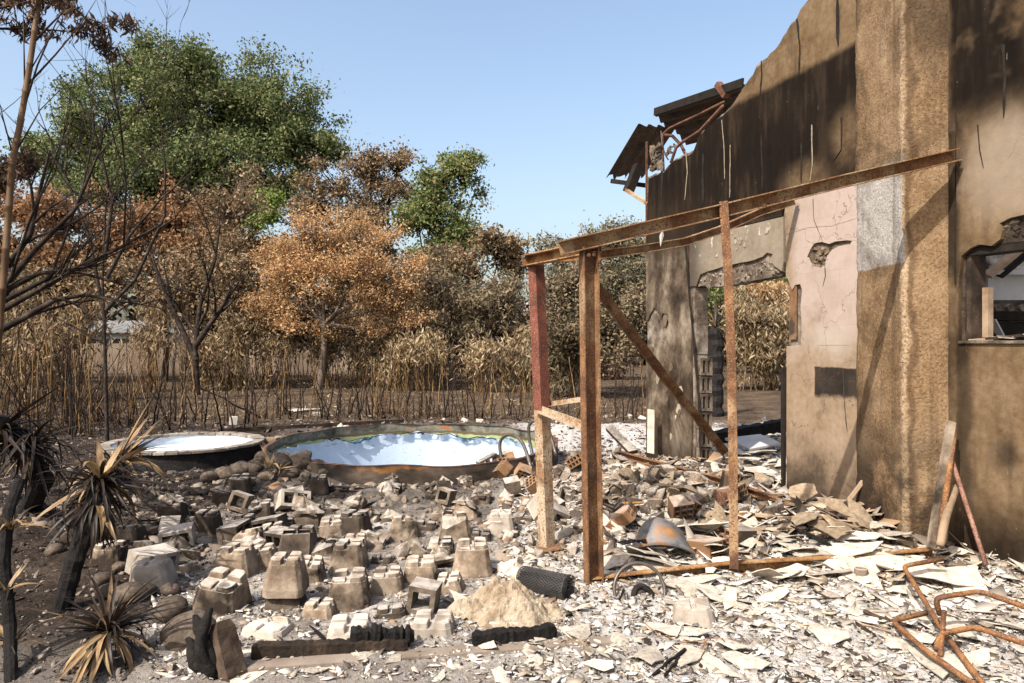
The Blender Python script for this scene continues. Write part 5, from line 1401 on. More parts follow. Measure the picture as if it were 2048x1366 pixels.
# heap of broken masonry
scatter('rubble_chunk', CK, 95, (1110, 1480, 905, 1020), (.04, .13), 'broken masonry chunk in the heap between pool and doorway', 'rubble', 'chunks in the heap', .6, (.01, .05), 9, 1.4)
scatter('rubble_chunk', CS, 40, (1130, 1560, 900, 1040), (.04, .12), 'sooty masonry chunk in the heap between pool and doorway', 'rubble', 'sooty chunks in the heap', .6, (.01, .04), 10, 1.4)
scatter('rubble_chunk', CS, 70, (280, 720, 960, 1120), (.03, .10), 'dark broken chunk lying among the left-hand pier rows', 'rubble', 'dark chunks among the piers', .5, (.0, .03), 11, 1.5)
scatter('rubble_chunk', CK, 36, (600, 1080, 950, 1200), (.02, .06), 'grey-brown chunk lying among the right-hand pier rows', 'rubble', 'grey chunks among the piers', .5, (.0, .02), 12, 1.6)
scatter('rubble_chunk', CA, 40, (1000, 1250, 1000, 1130), (.03, .10), 'whitish chunk around the foot of the rear rusty post', 'rubble', 'pale chunks by the rear post', .4, (.0, .03), 13, 1.4)
scatter('rubble_chunk', CA, 36, (500, 1290, 832, 862), (.04, .12), 'pale fragment on the ash bank behind the large pool', 'rubble', 'fragments behind the pool', .4, (.0, .02), 14, 1.4)
scatter('rubble_chunk', CK, 16, (0, 400, 1010, 1366), (.02, .06), 'brown fragment on the black ground at lower left', 'rubble', 'fragments at lower left', .4, (.0, .02), 15, 1.5)
scatter('hollow_brick', HB, 7, (960, 1180, 920, 1000), (.85, 1.1), 'hollow clay brick in the heap right of the pool', 'brick', 'hollow clay bricks in the heap', .5, (.03, .09), 16)
scatter('hollow_brick', HB, 5, (1230, 1480, 970, 1060), (.85, 1.1), 'hollow clay brick lying in the rubble behind the frame', 'brick', 'hollow clay bricks behind the frame', .4, (.03, .08), 17)
scatter('hollow_block', CB, 10, (300, 620, 990, 1150), (.75, 1.0), 'hollow concrete block tumbled among the left-hand piers', 'concrete block', 'hollow blocks at left', .3, (.0, .03), 18)
scatter('hollow_block', CB, 9, (820, 1250, 930, 1060), (.75, 1.0), 'hollow concrete block tumbled below the pool ladder', 'concrete block', 'hollow blocks below the ladder', .4, (.0, .06), 19)
q = hit(1415, 1118); o = mesh_obj('hollow_brick', HB[2], None, None, (q.x, q.y + .1, q.z + .01), (.0, -.1, -.9), (1.05,) * 3); tag(o, 'orange hollow brick with open cells beside the domed metal sheet', 'brick')
q = hit(1475, 1100); o = mesh_obj('hollow_brick', HB[0], None, None, (q.x, q.y + .1, q.z + .03), (.1, .1, .4), (1.2,) * 3); tag(o, 'orange hollow brick lying just behind the angled middle post', 'brick')
q = hit(842, 1228); o = mesh_obj('hollow_block', CB[2], None, None, (q.x, q.y + .06, q.z), (.15, 0, 1.45), (.95,) * 3); tag(o, 'broken hollow concrete block with a dark opening, right of the front pier', 'concrete block')
for px, py, k in ((350, 1100, 's'), (560, 1015, 's'), (880, 1130, 'c'), (820, 1110, 'c'), (500, 1100, 'c'), (300, 1005, 's'), (1030, 1150, 'a'), (1180, 1060, 'c'), (740, 1090, 'c')):
    q = hit(px, py); o = mesh_obj('mortar_lump', random.choice(LM[k]), None, None, q, (random.gauss(0, .3), random.gauss(0, .3), random.uniform(0, 6)), (1.0, 1.0, .8)); tag(o, 'rough crumbling mortar lump lying among the piers', 'mortar lump', 'mortar lumps')

# fine ash crumbs and chips: past counting
def crumbs():
    rg = np.random.default_rng(3); C = []; S = []
    def add(n, x0, x1, y0, y1, s0, s1):
        px = rg.uniform(x0, x1, n); d = rg.uniform(1 / (y1 - 683), 1 / (y0 - 683), n); Y = EYE * FPX * d
        X = (px - 1024) / FPX * Y; C.append(np.stack([X, Y, height(X, Y) + rg.uniform(.0, .012, n)], 1)); S.append(s0 + (s1 - s0) * rg.random(n) ** 3.4)
    return add, C, S
def flake_cloud(name, specs, mat, label, flat=.25):
    add, C, S = crumbs()
    for s in specs: add(*s)
    C = np.concatenate(C); S = np.concatenate(S); N = len(C); rg = np.random.default_rng(len(C))
    inpool = (np.hypot(C[:, 0] - POOL[0], C[:, 1] - POOL[1]) < POOL[2] + .06) | (np.hypot(C[:, 0] - BASIN[0], C[:, 1] - BASIN[1]) < BASIN[2] + .05)
    C, S = C[~inpool], S[~inpool]; N = len(C)
    k = 4; a = 2 * np.pi * np.arange(k) / k
    r = rg.uniform(.25, 1.0, (N, k)) * S[:, None]; el = rg.uniform(.8, 2.8, (N, 1)); ph = rg.uniform(0, 6.28, (N, 1))
    x = np.cos(a) * r * el; y = np.sin(a) * r
    tx = rg.normal(size=(N, 1)) * flat; ty = rg.normal(size=(N, 1)) * flat
    z = x * tx + y * ty
    X = x * np.cos(ph) - y * np.sin(ph); Y = x * np.sin(ph) + y * np.cos(ph)
    top = np.stack([X + C[:, 0:1], Y + C[:, 1:2], z + C[:, 2:3] + .12 * S[:, None]], -1)
    bot = top.copy(); bot[:, :, 2] -= .10 * S[:, None] + .002
    V = np.concatenate([top, bot], 1).reshape(-1, 3)
    b = (np.arange(N) * 2 * k)[:, None]
    F = [np.stack([b[:, 0], b[:, 0] + i, b[:, 0] + i + 1], 1) for i in range(1, k - 1)]
    for i in range(k):
        j = (i + 1) % k
        F += [np.stack([b[:, 0] + j, b[:, 0] + i, b[:, 0] + k + i], 1), np.stack([b[:, 0] + j, b[:, 0] + k + i, b[:, 0] + k + j], 1)]
    tag(mesh_obj(name, np_mesh(name, V, np.concatenate(F), mat)), label, 'debris', kind='stuff')
def crumb_mat(name, cols):
    t = NT(name); col = t.ramp(t.island(), [(i / (len(cols) - 1), c) for i, c in enumerate(cols)]); return t.shade(col, .95)
M['crumb_pale'] = crumb_mat('crumb_pale', [c3(.26, .215, .17), c3(.48, .425, .365), c3(.64, .585, .52), c3(.84, .79, .72), c3(.52, .43, .33), c3(.16, .125, .095)])
M['crumb_heap'] = crumb_mat('crumb_heap', [c3(.05, .037, .028), c3(.22, .16, .11), c3(.44, .34, .24), c3(.66, .56, .44), c3(.36, .20, .09), c3(.74, .66, .56), c3(.15, .11, .08), c3(.30, .24, .19)])
M['crumb_mid'] = crumb_mat('crumb_mid', [c3(.05, .037, .028), c3(.13, .10, .075), c3(.25, .195, .145), c3(.36, .30, .235), c3(.30, .17, .09)])
M['crumb_dark'] = crumb_mat('crumb_dark', [c3(.012, .010, .009), c3(.04, .03, .025), c3(.10, .075, .058), c3(.22, .17, .135), c3(.34, .28, .23)])
flake_cloud('ash_chips', [(9000, 1000, 2100, 1010, 1366, .003, .04), (4200, 1400, 2080, 1040, 1250, .008, .075), (3000, 300, 1200, 1150, 1366, .004, .03), (2600, 1050, 1500, 905, 1100, .012, .05), (1600, 1400, 1600, 850, 1000, .015, .07)], M['crumb_pale'], 'pale chips of ash, plaster and roofing strewn over the ground')
flake_cloud('charcoal_crumbs', [(5000, -20, 1100, 950, 1366, .003, .022), (6000, 1000, 2080, 1090, 1366, .003, .026), (4200, 0, 1300, 832, 965, .012, .06), (2000, 1100, 1560, 900, 1080, .01, .05), (1500, -20, 420, 960, 1366, .003, .022)], M['crumb_dark'], 'charcoal crumbs and dark burnt fragments strewn over the ground', .4)

def chunk_cloud(name, specs, mat, label):
    """small broken lumps, six corners each"""
    add, C, S = crumbs()
    for s_ in specs: add(*s_)
    C = np.concatenate(C); S = np.concatenate(S)
    inpool = (np.hypot(C[:, 0] - POOL[0], C[:, 1] - POOL[1]) < POOL[2] + .08) | (np.hypot(C[:, 0] - BASIN[0], C[:, 1] - BASIN[1]) < BASIN[2] + .08)
    C, S = C[~inpool], S[~inpool]; N = len(C); rg = np.random.default_rng(N)
    base = np.array([[1, .9, -.4], [-1, .8, -.4], [-.9, -1, -.4], [1, -.9, -.4], [.7, .6, .55], [-.7, .65, .5], [-.6, -.7, .6], [.75, -.6, .45]])
    P = base[None] * rg.uniform(.45, 1.15, (N, 8, 1)) + rg.normal(size=(N, 8, 3)) * .14
    P[:, :, 2] += P[:, :, 0:1].mean(2) * rg.normal(size=(N, 1)) * .3
    a = rg.uniform(0, 6.28, (N, 1)); el = rg.uniform(.7, 1.7, (N, 1))
    x = P[:, :, 0] * el; y = P[:, :, 1]
    Q = np.stack([x * np.cos(a) - y * np.sin(a), x * np.sin(a) + y * np.cos(a), P[:, :, 2]], -1) * S[:, None, None] + C[:, None, :]
    F0 = np.array([[4, 5, 6, 7], [0, 1, 5, 4], [1, 2, 6, 5], [2, 3, 7, 6], [3, 0, 4, 7]])
    F = F0[None] + (np.arange(N) * 8)[:, None, None]
    tag(mesh_obj(name, np_mesh(name, Q.reshape(-1, 3), F.reshape(-1, 4), mat)), label, 'debris', kind='stuff')
chunk_cloud('rubble_crumbs', [(900, 250, 1120, 955, 1110, .012, .06), (1300, 1080, 1560, 905, 1060, .015, .08), (350, 420, 1250, 1100, 1300, .006, .03), (500, 1000, 1250, 1000, 1130, .01, .05)], M['crumb_mid'], 'small broken crumbs of masonry strewn between the piers and over the heap')
chunk_cloud('charred_lumps', [(900, -20, 700, 945, 1100, .01, .06), (160, -20, 480, 1100, 1366, .006, .03), (900, 0, 1300, 834, 960, .015, .06)], M['crumb_dark'], 'small charred lumps strewn over the left-hand ground and the banks')

flake_cloud('heap_flakes', [(800, 1180, 1600, 950, 1130, .02, .13), (500, 1540, 1760, 990, 1100, .02, .14), (420, 1760, 2060, 1090, 1180, .02, .12)], M['crumb_heap'], 'deep drift of broken roofing and plaster pieces inside the frame and along the wall', .42)
chunk_cloud('ash_lumps', [(2200, 1000, 2080, 1110, 1366, .003, .03), (700, 1180, 2000, 1000, 1120, .008, .05)], M['crumb_pale'], 'small pale lumps of plaster and ash strewn before the wall')

# charred sticks and wires in the debris
def stick_mesh(mat, seed):
    rr = random.Random(seed); n = 6
    return MB().tube([(t / n - .5, rr.uniform(-.02, .02), rr.uniform(-.015, .015)) for t in range(n + 1)], [rr.uniform(.022, .04) for _ in range(n)] + [.012], 5).mesh('stick', mat)
ST = [stick_mesh(M['char'] if i % 3 else M['wood_burnt'], i) for i in range(8)] + [stick_mesh(M['wood_pale'], 20 + i) for i in range(3)]
scatter('charred_stick', ST, 26, (1180, 1720, 960, 1130), (.18, .6), 'charred stick in the debris inside and behind the rusty posts', 'stick', 'sticks in the heap', .2, (.03, .09), 41, 1.2)
scatter('charred_stick', ST, 16, (1150, 2040, 1150, 1340), (.12, .4), 'charred stick lying on the pale ash before the base rail', 'stick', 'sticks on the ash', .08, (.012, .02), 42, 1.4)
scatter('charred_stick', ST, 22, (100, 1000, 960, 1290), (.14, .5), 'charred stick lying between the piers', 'stick', 'sticks between the piers', .15, (.01, .03), 43, 1.4)
rw = random.Random(9)
for i in range(9):
    q = hit(rw.uniform(1150, 1900), rw.uniform(1010, 1300)); a = rw.uniform(0, 6.28); P = []
    for k in range(7):
        P.append((math.cos(a) * k * .06 + rw.uniform(-.03, .03), math.sin(a) * k * .06 + rw.uniform(-.03, .03), max(0, .05 * math.sin(k * 1.1 + i)) + .012))
    tag(MB().tube(P, .0032, 5).build('bent_wire', M['wire'] if i % 2 else M['rust_tube'], None, loc=q, smooth=True), 'thin bent wire curling out of the pale debris', 'wire', 'wires in the debris')
# ---------------------------------------------------------------- single things in the debris
def log(name, label, a, b, w, h, mat, seed, cat='beam', n=26, rough=.25):
    """a burnt squared timber with an uneven alligator surface"""
    rr = random.Random(seed); A = Vector(a); B = Vector(b); L = (B - A).length; V = []; F = []
    prof = [(-.5, -.5), (0, -.5), (.5, -.5), (.5, 0), (.5, .5), (0, .5), (-.5, .5), (-.5, 0)]; m = len(prof)
    for i in range(n + 1):
        t = i / n; k = 1 - rough * rr.random() * (.4 + .6 * t)
        if i in (0, n): k *= .8
        V += [(t * L, x * w * k + rr.uniform(-.05, .05) * w * rough, z * h * k + rr.uniform(-.08, .08) * h * rough * 2) for x, z in prof]
    for i in range(n): F += [(i * m + k, i * m + (k + 1) % m, (i + 1) * m + (k + 1) % m, (i + 1) * m + k) for k in range(m)]
    F += [tuple(range(m))[::-1], tuple(n * m + k for k in range(m))]
    o = MB().add(V, F).build(name, mat, None)
    o.location = A; o.rotation_euler = (B - A).to_track_quat('X', 'Z').to_euler()
    return tag(o, label, cat)
M['char_beam'] = simple('char_beam', [(.3, c3(.014, .011, .009)), (.52, c3(.05, .034, .024)), (.72, c3(.15, .105, .072)), (.85, c3(.30, .22, .16))], 7, .9, .9, .02, 34)
def gp(px, py, up=0.0):
    q = hit(px, py); return Vector((q.x, q.y, q.z + up))
log('charred_beam', 'long squared charred beam lying in front of the low piers', gp(505, 1314, .03), gp(815, 1304, .03), .07, .075, M['char_beam'], 1, n=44, rough=.22)
log('charred_beam', 'blackened crackled end of timber lying on the long beam', gp(700, 1300, .07), gp(828, 1296, .06), .10, .09, M['char'], 4, rough=.5)
log('charred_beam', 'short black crackled beam at the foot of the sand pile', gp(945, 1292, .03), gp(1112, 1276, .04), .07, .08, M['char'], 2, rough=.45)
log('ground_board', 'flat dusty board edging the bare ground at front', gp(480, 1336, .0), gp(1262, 1280, .0), .10, .028, M['soil_log'], 3, 'board', rough=.12)
log('charred_post', 'short charred post stump standing beside the long beam', gp(470, 1352, -.03), gp(458, 1352, .0) + Vector((-.06, .05, .24)), .11, .07, M['wood_burnt'], 5, 'post', 8, .2)
# twisted charred roots
rt = empty('charred_root', gp(425, 1350), 0, 'twisted black charred root between the ground yucca and the long beam', 'root'); RO = Vector(rt.location)
for s, (dx, dy, h) in enumerate(((-.05, .0, .30), (.03, .02, .26), (-.02, -.03, .34), (-.14, .03, .18))):
    rr = random.Random(s); P = [Vector((dx * t * 1.2 + .03 * math.sin(5 * t + s), dy + .02 * math.cos(7 * t), h * t - .02)) for t in (0, .2, .4, .6, .8, 1)]
    MB().tube(P, [.04, .034, .03, .026, .03, .012], 7).build('root_stem', M['char'], rt, smooth=True, jitter=.004)
# sand pile
def sand_pile():
    c = gp(1010, 1225); n = 72; V = []; F = []
    for j in range(n + 1):
        for i in range(n + 1):
            x = (i / n - .5) * 1.0; y = (j / n - .5) * .85
            r = math.hypot(x / .40, y / .34)
            z = .16 * max(0, 1 - r) ** 1.0 + .30 * max(0, 1.15 - r) * float(fbm(x * 7, y * 7, 3, 5)) + .16 * float(fbm(x * 20, y * 20, 8, 4)) * max(0, 1.1 - r) - .035 * max(0, r - .8) - .012
            V.append((x, y, z))
    for j in range(n):
        for i in range(n): k = j * (n + 1) + i; F.append((k, k + 1, k + n + 2, k + n + 1))
    o = MB().add(V, F).build('sand_pile', M['sand'], None, loc=c, smooth=False, fix=False)
    tag(o, 'small peaked pile of tan sand beside the wire roll', 'sand pile')
sand_pile()
# wire netting roll
wr = empty('wire_roll', gp(1090, 1188, .07), 0, 'grey roll of wire netting lying behind the sand pile', 'wire roll')
def wire_roll():
    axis = (Vector(gp(1128, 1184, .085)) - Vector(gp(1040, 1166, .09))); L = axis.length; segs = []; seg2 = []
    for layer, r in ((0, .075), (1, .062), (2, .048), (3, .034), (4, .02)):
        n = 26 if layer < 2 else 16
        turns = 22
        for k in range(n):
            for s in range(turns if layer < 2 else 2):
                t0 = s / turns; t1 = (s + 1) / turns
                if layer >= 2: t0, t1 = (0.96, .98) if s == 0 else (.98, 1.0)
                for sg in (1, -1):
                    a0 = 2 * math.pi * (k + sg * s * .5) / n; a1 = 2 * math.pi * (k + sg * (s + 1) * .5) / n
                    segs.append([(t0 - .5) * L, r * math.cos(a0), r * math.sin(a0), (t1 - .5) * L, r * math.cos(a1), r * math.sin(a1), .0022, .0022])
        for k in range(20):
            a0 = 2 * math.pi * k / 20; a1 = 2 * math.pi * (k + 1) / 20
            for e in (-.5, .5): segs.append([e * L, r * math.cos(a0), r * math.sin(a0), e * L, r * math.cos(a1), r * math.sin(a1), .003, .003])
    V, F = tubes_np(segs, 3)
    o = mesh_obj('wire_mesh', np_mesh('wire_mesh', V, F, M['wire']), wr); o.rotation_euler = axis.to_track_quat('X', 'Z').to_euler()
    c = MB().tube([(-.48 * L, 0, 0), (.46 * L, 0, 0)], .052, 16).build('rolled_core', M['char'], wr, smooth=True); c.rotation_euler = o.rotation_euler
wire_roll()
# domed metal sheet
def dome():
    c = gp(1322, 1122); nx, ny = 24, 12; V = []; F = []
    for s in (0, -.006):
        for j in range(ny + 1):
            for i in range(nx + 1):
                u = i / nx * 2 - 1; v = j / ny
                w = .235 * (1 - .22 * v)
                x = u * w + .02 * v; y = .02 + v * .26; z = .18 * (1 - abs(u) ** 2.1) * (.35 + .65 * math.sin(v * math.pi * .62)) + .02 * math.sin(3 * u + 4 * v) * v
                V.append((x, y, z + s))
    k = (nx + 1) * (ny + 1)
    for s in (0, 1):
        for j in range(ny):
            for i in range(nx): b = s * k + j * (nx + 1) + i; F.append((b, b + 1, b + nx + 2, b + nx + 1))
    for i in range(nx): F.append((i, i + 1, k + i + 1, k + i))
    o = MB().add(V, F).build('metal_sheet', M['rust_sheet'], None, loc=c + Vector((0, -.02, .05)), smooth=True, fix=False, rot=(R(8), 0, R(-6)))
    tag(o, 'domed blue-grey rusting metal sheet lying inside the frame', 'metal sheet')
dome()
def plate(name, label, pts, th, mat, cat, smooth=False):
    o0 = sum((Vector(p) for p in pts), Vector()) / len(pts); P = [Vector(p) - o0 for p in pts]
    nrm = (P[1] - P[0]).cross(P[2] - P[0]).normalized(); n = len(P)
    o = MB().prism(list(range(n)), lambda *a: None, lambda *a: None) if False else MB().add(P + [p - nrm * th for p in P], [tuple(range(n)), tuple(range(n, 2 * n))[::-1]] + [(i, i + n, (i + 1) % n + n, (i + 1) % n) for i in range(n)])
    ob = o.build(name, mat, None, loc=o0); return tag(ob, label, cat)
plate('metal_plate', 'orange rusted flat metal plate leaning behind the middle post', [at(1404, 1062, 5.75), at(1478, 1062, 5.75), at(1574, 1064, 5.85), at(1578, 1030, 5.95), at(1480, 1026, 5.9), at(1455, 1030, 5.9)], .006, M['rust_orange'], 'metal plate')
plate('metal_plate', 'grey bent metal plate leaning beside the orange one', [at(1382, 1066, 5.7), at(1476, 1063, 5.7), at(1470, 1030, 5.85), at(1440, 1036, 5.85)], .006, M['rust_sheet'], 'metal plate')
def bar(name, label, pts, r, mat, cat, n=8, sides=None):
    o0 = Vector(pts[0]); P = [Vector(p) - o0 for p in pts]; Q = []
    for i in range(len(P) - 1):
        p0 = P[max(i - 1, 0)]; p1 = P[i]; p2 = P[i + 1]; p3 = P[min(i + 2, len(P) - 1)]; m = 5 if len(P) > 2 else 1
        for s in range(m):
            t = s / m; Q.append(.5 * ((2 * p1) + (p2 - p0) * t + (2 * p0 - 5 * p1 + 4 * p2 - p3) * t * t + (3 * p1 - p0 - 3 * p2 + p3) * t ** 3))
    Q.append(P[-1])
    return tag(MB().tube(Q, r, n).build(name, mat, None, loc=o0, smooth=n > 5), label, cat)
o = empty('steel_profile', at(1240, 908, 7.6), 0, 'long rusty steel profile slanting down over the rubble heap', 'steel bar'); O2 = Vector(o.location)
MB().sweep(chan(.05, .06, .006), [at(1240, 908, 7.6) - O2, at(1330, 933, 7.2) - O2, at(1455, 965, 6.6) - O2, at(1604, 1022, 5.95) - O2], (0, 0, 1)).build('profile', M['rust_pole'], o)
tag(bar('steel_rod', 'thin rusty rod lying level across the rubble heap', [at(1245, 1007, 6.3), at(1380, 1002, 6.4), at(1530, 1000, 6.4)], .012, M['rust_orange'], 'rod'), None)
# dark planks
plate('dark_plank', 'dark broken plank leaning on the rubble left of the house', [at(1212, 862, 8.6), at(1224, 854, 8.65), at(1276, 906, 8.2), at(1258, 910, 8.15)], .05, M['concrete_sooty'], 'plank')
plate('grey_board', 'weathered grey board upright at the foot of the house corner', [at(1294, 905, 9.3), at(1308, 908, 9.25), at(1309, 820, 9.3), at(1295, 818, 9.35)], .03, M['concrete_ash'], 'board')
log('charred_beam', 'thick black beam lying across the doorway floor', at(1418, 878, 11.2), at(1590, 846, 11.6), .22, .2, M['char'], 8, rough=.3)
plate('corrugated_slab', 'wavy white sheet fallen inside the doorway', [at(1450, 880, 10.2), at(1520, 872, 10.4), at(1560, 890, 10), at(1500, 902, 9.8)], .03, M['white_paint'], 'sheet')
# poles leaning in the corner beside the pillar
bar('leaning_pole', 'grey board-like pole leaning on the pillar side', [at(1862, 1098, 5.0), at(1902, 845, 5.34)], .034, M['concrete'], 'pole', 4)
bar('leaning_pole', 'brown wooden pole leaning into the corner by the pillar', [at(1878, 1090, 4.95), at(1908, 866, 5.32)], .022, M['rust_tube'], 'pole')
bar('leaning_pole', 'short thick pale branch leaning at the foot of the corner', [at(1880, 1092, 4.9), at(1893, 1030, 5.0), at(1912, 975, 5.25)], .028, M['wood_pale'], 'pole')
bar('leaning_pole', 'thin reddish pole leaning right of the corner', [at(1972, 1130, 4.85), at(1905, 925, 5.25)], .016, M['rust_redpale'], 'pole')
# planks and sticks between the pink wall and the pillar
for i, (a, b, r, m, l) in enumerate((((1640, 1000, 6.1), (1760, 1066, 5.5), .03, 'wood_pale', 'long pale plank sloping down to the pillar foot'), ((1660, 1020, 6.0), (1830, 1090, 5.2), .028, 'shard_brown', 'brown tile-coloured plank lying before the pillar'),
                                     ((1690, 1010, 6.25), (1726, 962, 6.25), .02, 'wood_pale', 'short stick standing against the pink wall corner'), ((1715, 1040, 6.1), (1690, 1000, 6.2), .035, 'wood_burnt', 'stub of burnt plank by the pillar'), ((1650, 1070, 5.6), (1665, 1005, 5.9), .05, 'shard_brown', 'upright brown slab in the drift by the pink wall'))):
    bar('plank', l, [at(*a), at(*b)], r, M[m], 'plank', 4)
# wheel ring
def ring(name, label, c, rad, tilt, mat, tube=.012, cat='ring'):
    P = []; n = 40
    for i in range(n + 1):
        a = 2 * math.pi * i / n; P.append((rad * math.cos(a), 0, rad * math.sin(a)))
    o = MB().tube(P, tube, 7, caps=False).build(name, mat, None, loc=c, rot=tilt, smooth=True); return tag(o, label, cat)
w = gp(1282, 1196); ring('wheel_rim', 'thin steel wheel rim standing half buried beside the front post', w + Vector((0, .05, .03)), .165, (R(-22), 0, R(10)), M['tube_steel'], .011, 'wheel rim')
ring('hose_coil', 'dark curved hose end inside the half-buried wheel rim', w + Vector((.02, .03, -.01)), .07, (R(-30), 0, R(30)), M['char'], .02, 'hose')
# round cap, jar stumps
for px, py, r, h, l, m in ((1635, 1168, .065, .05, 'flat brown round cap lying before the base rail', 'shard_brown'), (1722, 1158, .045, .075, 'small grey jar stump right of the round cap', 'rubble'), (1445, 1010, .05, .12, 'rusty tin can upright in the rubble heap', 'rust_red')):
    q = gp(px, py); mb = MB(); n = 20; V = []
    for (rr_, zz) in ((r * .95, -.01), (r, h * .5), (r * .95, h * .9), (r * .8, h), (r * .7, h * .92), (r * .65, h * .6)):
        V += [(rr_ * math.cos(2 * math.pi * i / n), rr_ * math.sin(2 * math.pi * i / n), zz) for i in range(n)]
    F = [(j * n + i, j * n + (i + 1) % n, (j + 1) * n + (i + 1) % n, (j + 1) * n + i) for j in range(5) for i in range(n)] + [tuple(5 * n + i for i in range(n))]
    tag(mb.add(V, F).build('can', M[m], None, loc=q, smooth=True), l, 'can')
# rusty tubular furniture frame in the lower right corner
tf = empty('tubular_frame', gp(1890, 1240), 0, 'rusty bent tubular furniture frame lying in the lower right corner', 'furniture frame'); T0 = Vector(tf.location)
def tube_part(pts, r=.0145, name='bent_tube'):
    P = [Vector(p) - T0 for p in pts]; Q = []
    for i in range(len(P)):
        if 0 < i < len(P) - 1:
            a = P[i] + (P[i - 1] - P[i]).normalized() * min(.05, (P[i - 1] - P[i]).length * .4); b = P[i] + (P[i + 1] - P[i]).normalized() * min(.05, (P[i + 1] - P[i]).length * .4)
            for t in (0, .25, .5, .75, 1): Q.append(a.lerp(P[i], t).lerp(P[i].lerp(b, t), t))
        else: Q.append(P[i])
    MB().tube(Q, r, 10).build(name, M['rust_tube'], tf, smooth=True)
tube_part([at(1886, 1118, 4.62), at(1806, 1132, 4.55), at(1890, 1268, 3.88), at(1990, 1400, 3.14)])
tube_part([at(1852, 1226, 4.08), at(1784, 1242, 4.0), at(1850, 1300, 3.66), at(1960, 1378, 3.24)])
tube_part([at(1880, 1230, 3.9), at(1870, 1196, 3.9), at(1960, 1182, 4.0), at(2090, 1228, 3.75)])
tube_part([at(1872, 1300, 3.70), at(1880, 1268, 3.75), at(1950, 1254, 3.85), at(2100, 1304, 3.55)])
tube_part([at(1888, 1222, 3.86), at(1880, 1312, 3.66)], .013)
# small white blocks on the bank, white heap
for px, py, w, h, l in ((467, 850, .07, .16, 'small white block standing upright on the bank behind the basin'), (634, 832, .09, .08, 'small white block on the bank behind the large pool')):
    q = gp(px, py); tag(MB().box((-w, -.06, 0), (w, .06, h), jit=.008).build('white_block', M['white_block'], None, loc=q, rot=(0, .05, .3), bevel=.006), l, 'block')
q = gp(618, 822); tag(mesh_obj('white_sheet', SH[4], None, None, q + Vector((0, 0, .03)), (0, 0, .3), (.5, .5, .3)), 'flat white sheet lying on the lawn behind the canes', 'sheet')
log('edging_board', 'long dark edging board along the bank behind both pools', gp(455, 868, .06), gp(808, 848, .06), .05, .07, M['wood_burnt'], 9, 'board', rough=.05)

# ---------------------------------------------------------------- boulders
def boulder(seed):
    bm = bmesh.new(); bmesh.ops.create_icosphere(bm, subdivisions=3, radius=1)
    for v in bm.verts:
        c = v.co; k = 1 + .42 * float(fbm(c.x * 1.1 + seed * 3, c.y * 1.1 + c.z * 1.5, seed, 5)) + .10 * float(fbm(c.x * 5 + seed, c.y * 5 + c.z * 6, seed + 5, 3)); v.co = Vector((c.x * k, c.y * k * .8, c.z * k * .6))
    me = bpy.data.meshes.new('boulder'); bm.to_mesh(me); bm.free(); me.materials.append(M['stone']); me.polygons.foreach_set('use_smooth', [True] * len(me.polygons)); return me
BO = [boulder(i) for i in range(7)]
def stone(px, py, s, label, group, up=.4):
    q = gp(px, py); o = mesh_obj('boulder', random.choice(BO), None, None, q + Vector((0, s, s * up)), (random.gauss(0, .15), random.gauss(0, .15), random.uniform(0, 6)), (s, s, s)); tag(o, label, 'boulder', group)
for px, py, s in ((545, 945, .20), (500, 950, .14), (585, 940, .17), (625, 945, .16), (470, 955, .16), (520, 930, .14), (600, 925, .14), (560, 925, .16), (440, 962, .15), (650, 955, .11), (575, 958, .12), (490, 975, .10), (410, 968, .12), (605, 962, .1), (530, 965, .12)):
    stone(px, py, s * random.uniform(.8, 1.05), 'smooth rounded boulder in the heap between basin and large pool', 'boulders between the pools')
for px, py, s, l in ((322, 1250, .15, 'large dark rounded boulder right of the ground yucca head'), (350, 1310, .19, 'biggest dark boulder beside the ground yucca'), (240, 1218, .15, 'flat dark boulder behind the ground yucca'), (280, 1200, .10, 'small tan boulder among the dark ones'), (190, 1180, .11, 'dark boulder right of the yucca trunk'), (130, 1090, .12, 'long dark boulder left of the yucca trunk'), (230, 1150, .09, 'dark boulder below the brown pier'), (205, 1200, .10, 'dark boulder at the foot of the yucca trunk'), (95, 1115, .10, 'dark boulder at the left under the upper yucca'), (330, 1195, .09, 'low brown boulder beside the split pier')):
    stone(px, py, s * .78, l, None)

# ---------------------------------------------------------------- burnt yuccas, each sword leaf its own piece
def sword(mat, seed, bend, fold=.25):
    rr = random.Random(seed); n = 7; V = []; F = []
    for i in range(n + 1):
        t = i / n; w = .036 * (1.0 - t ** 2.2) * (.75 + .5 * math.sin(min(1, t * 3) * 1.57)) + .0008
        x = t * math.cos(bend * t * .8); z = -bend * .45 * t * t; tw = rr.uniform(-.1, .1)
        V += [(x, -w, z + w * fold + tw * w), (x, 0, z), (x, w, z + w * fold - tw * w)]
    for i in range(n):
        b = i * 3; F += [(b, b + 3, b + 4, b + 1), (b + 1, b + 4, b + 5, b + 2)]
    return MB().add(V, F).mesh('leaf', mat, fix=False, smooth=True)
def sword_mat(name, stops):
    t = NT(name); v = t.obj(); k = t.math('MULTIPLY', t.rnd(), 31.0)
    f = t.noise(t.n('VectorMath', {0: v, 1: t.n('CombineXYZ', {0: k, 1: k, 2: k}).outputs[0]}, operation='ADD').outputs[0], 5, 4, .6, stretch=(.7, 6, 1))
    col = t.ramp(f, stops)
    x = t.xyz(v)[0]
    col = t.mix(t.mul(t.mask(x, .55, 1.0), .8), col, c3(.03, .02, .013))
    return t.shade(col, .55, None, 0, .35, .15)
M['sword_tan'] = sword_mat('sword_tan', [(.3, c3(.12, .06, .025)), (.5, c3(.38, .24, .11)), (.7, c3(.56, .42, .24))])
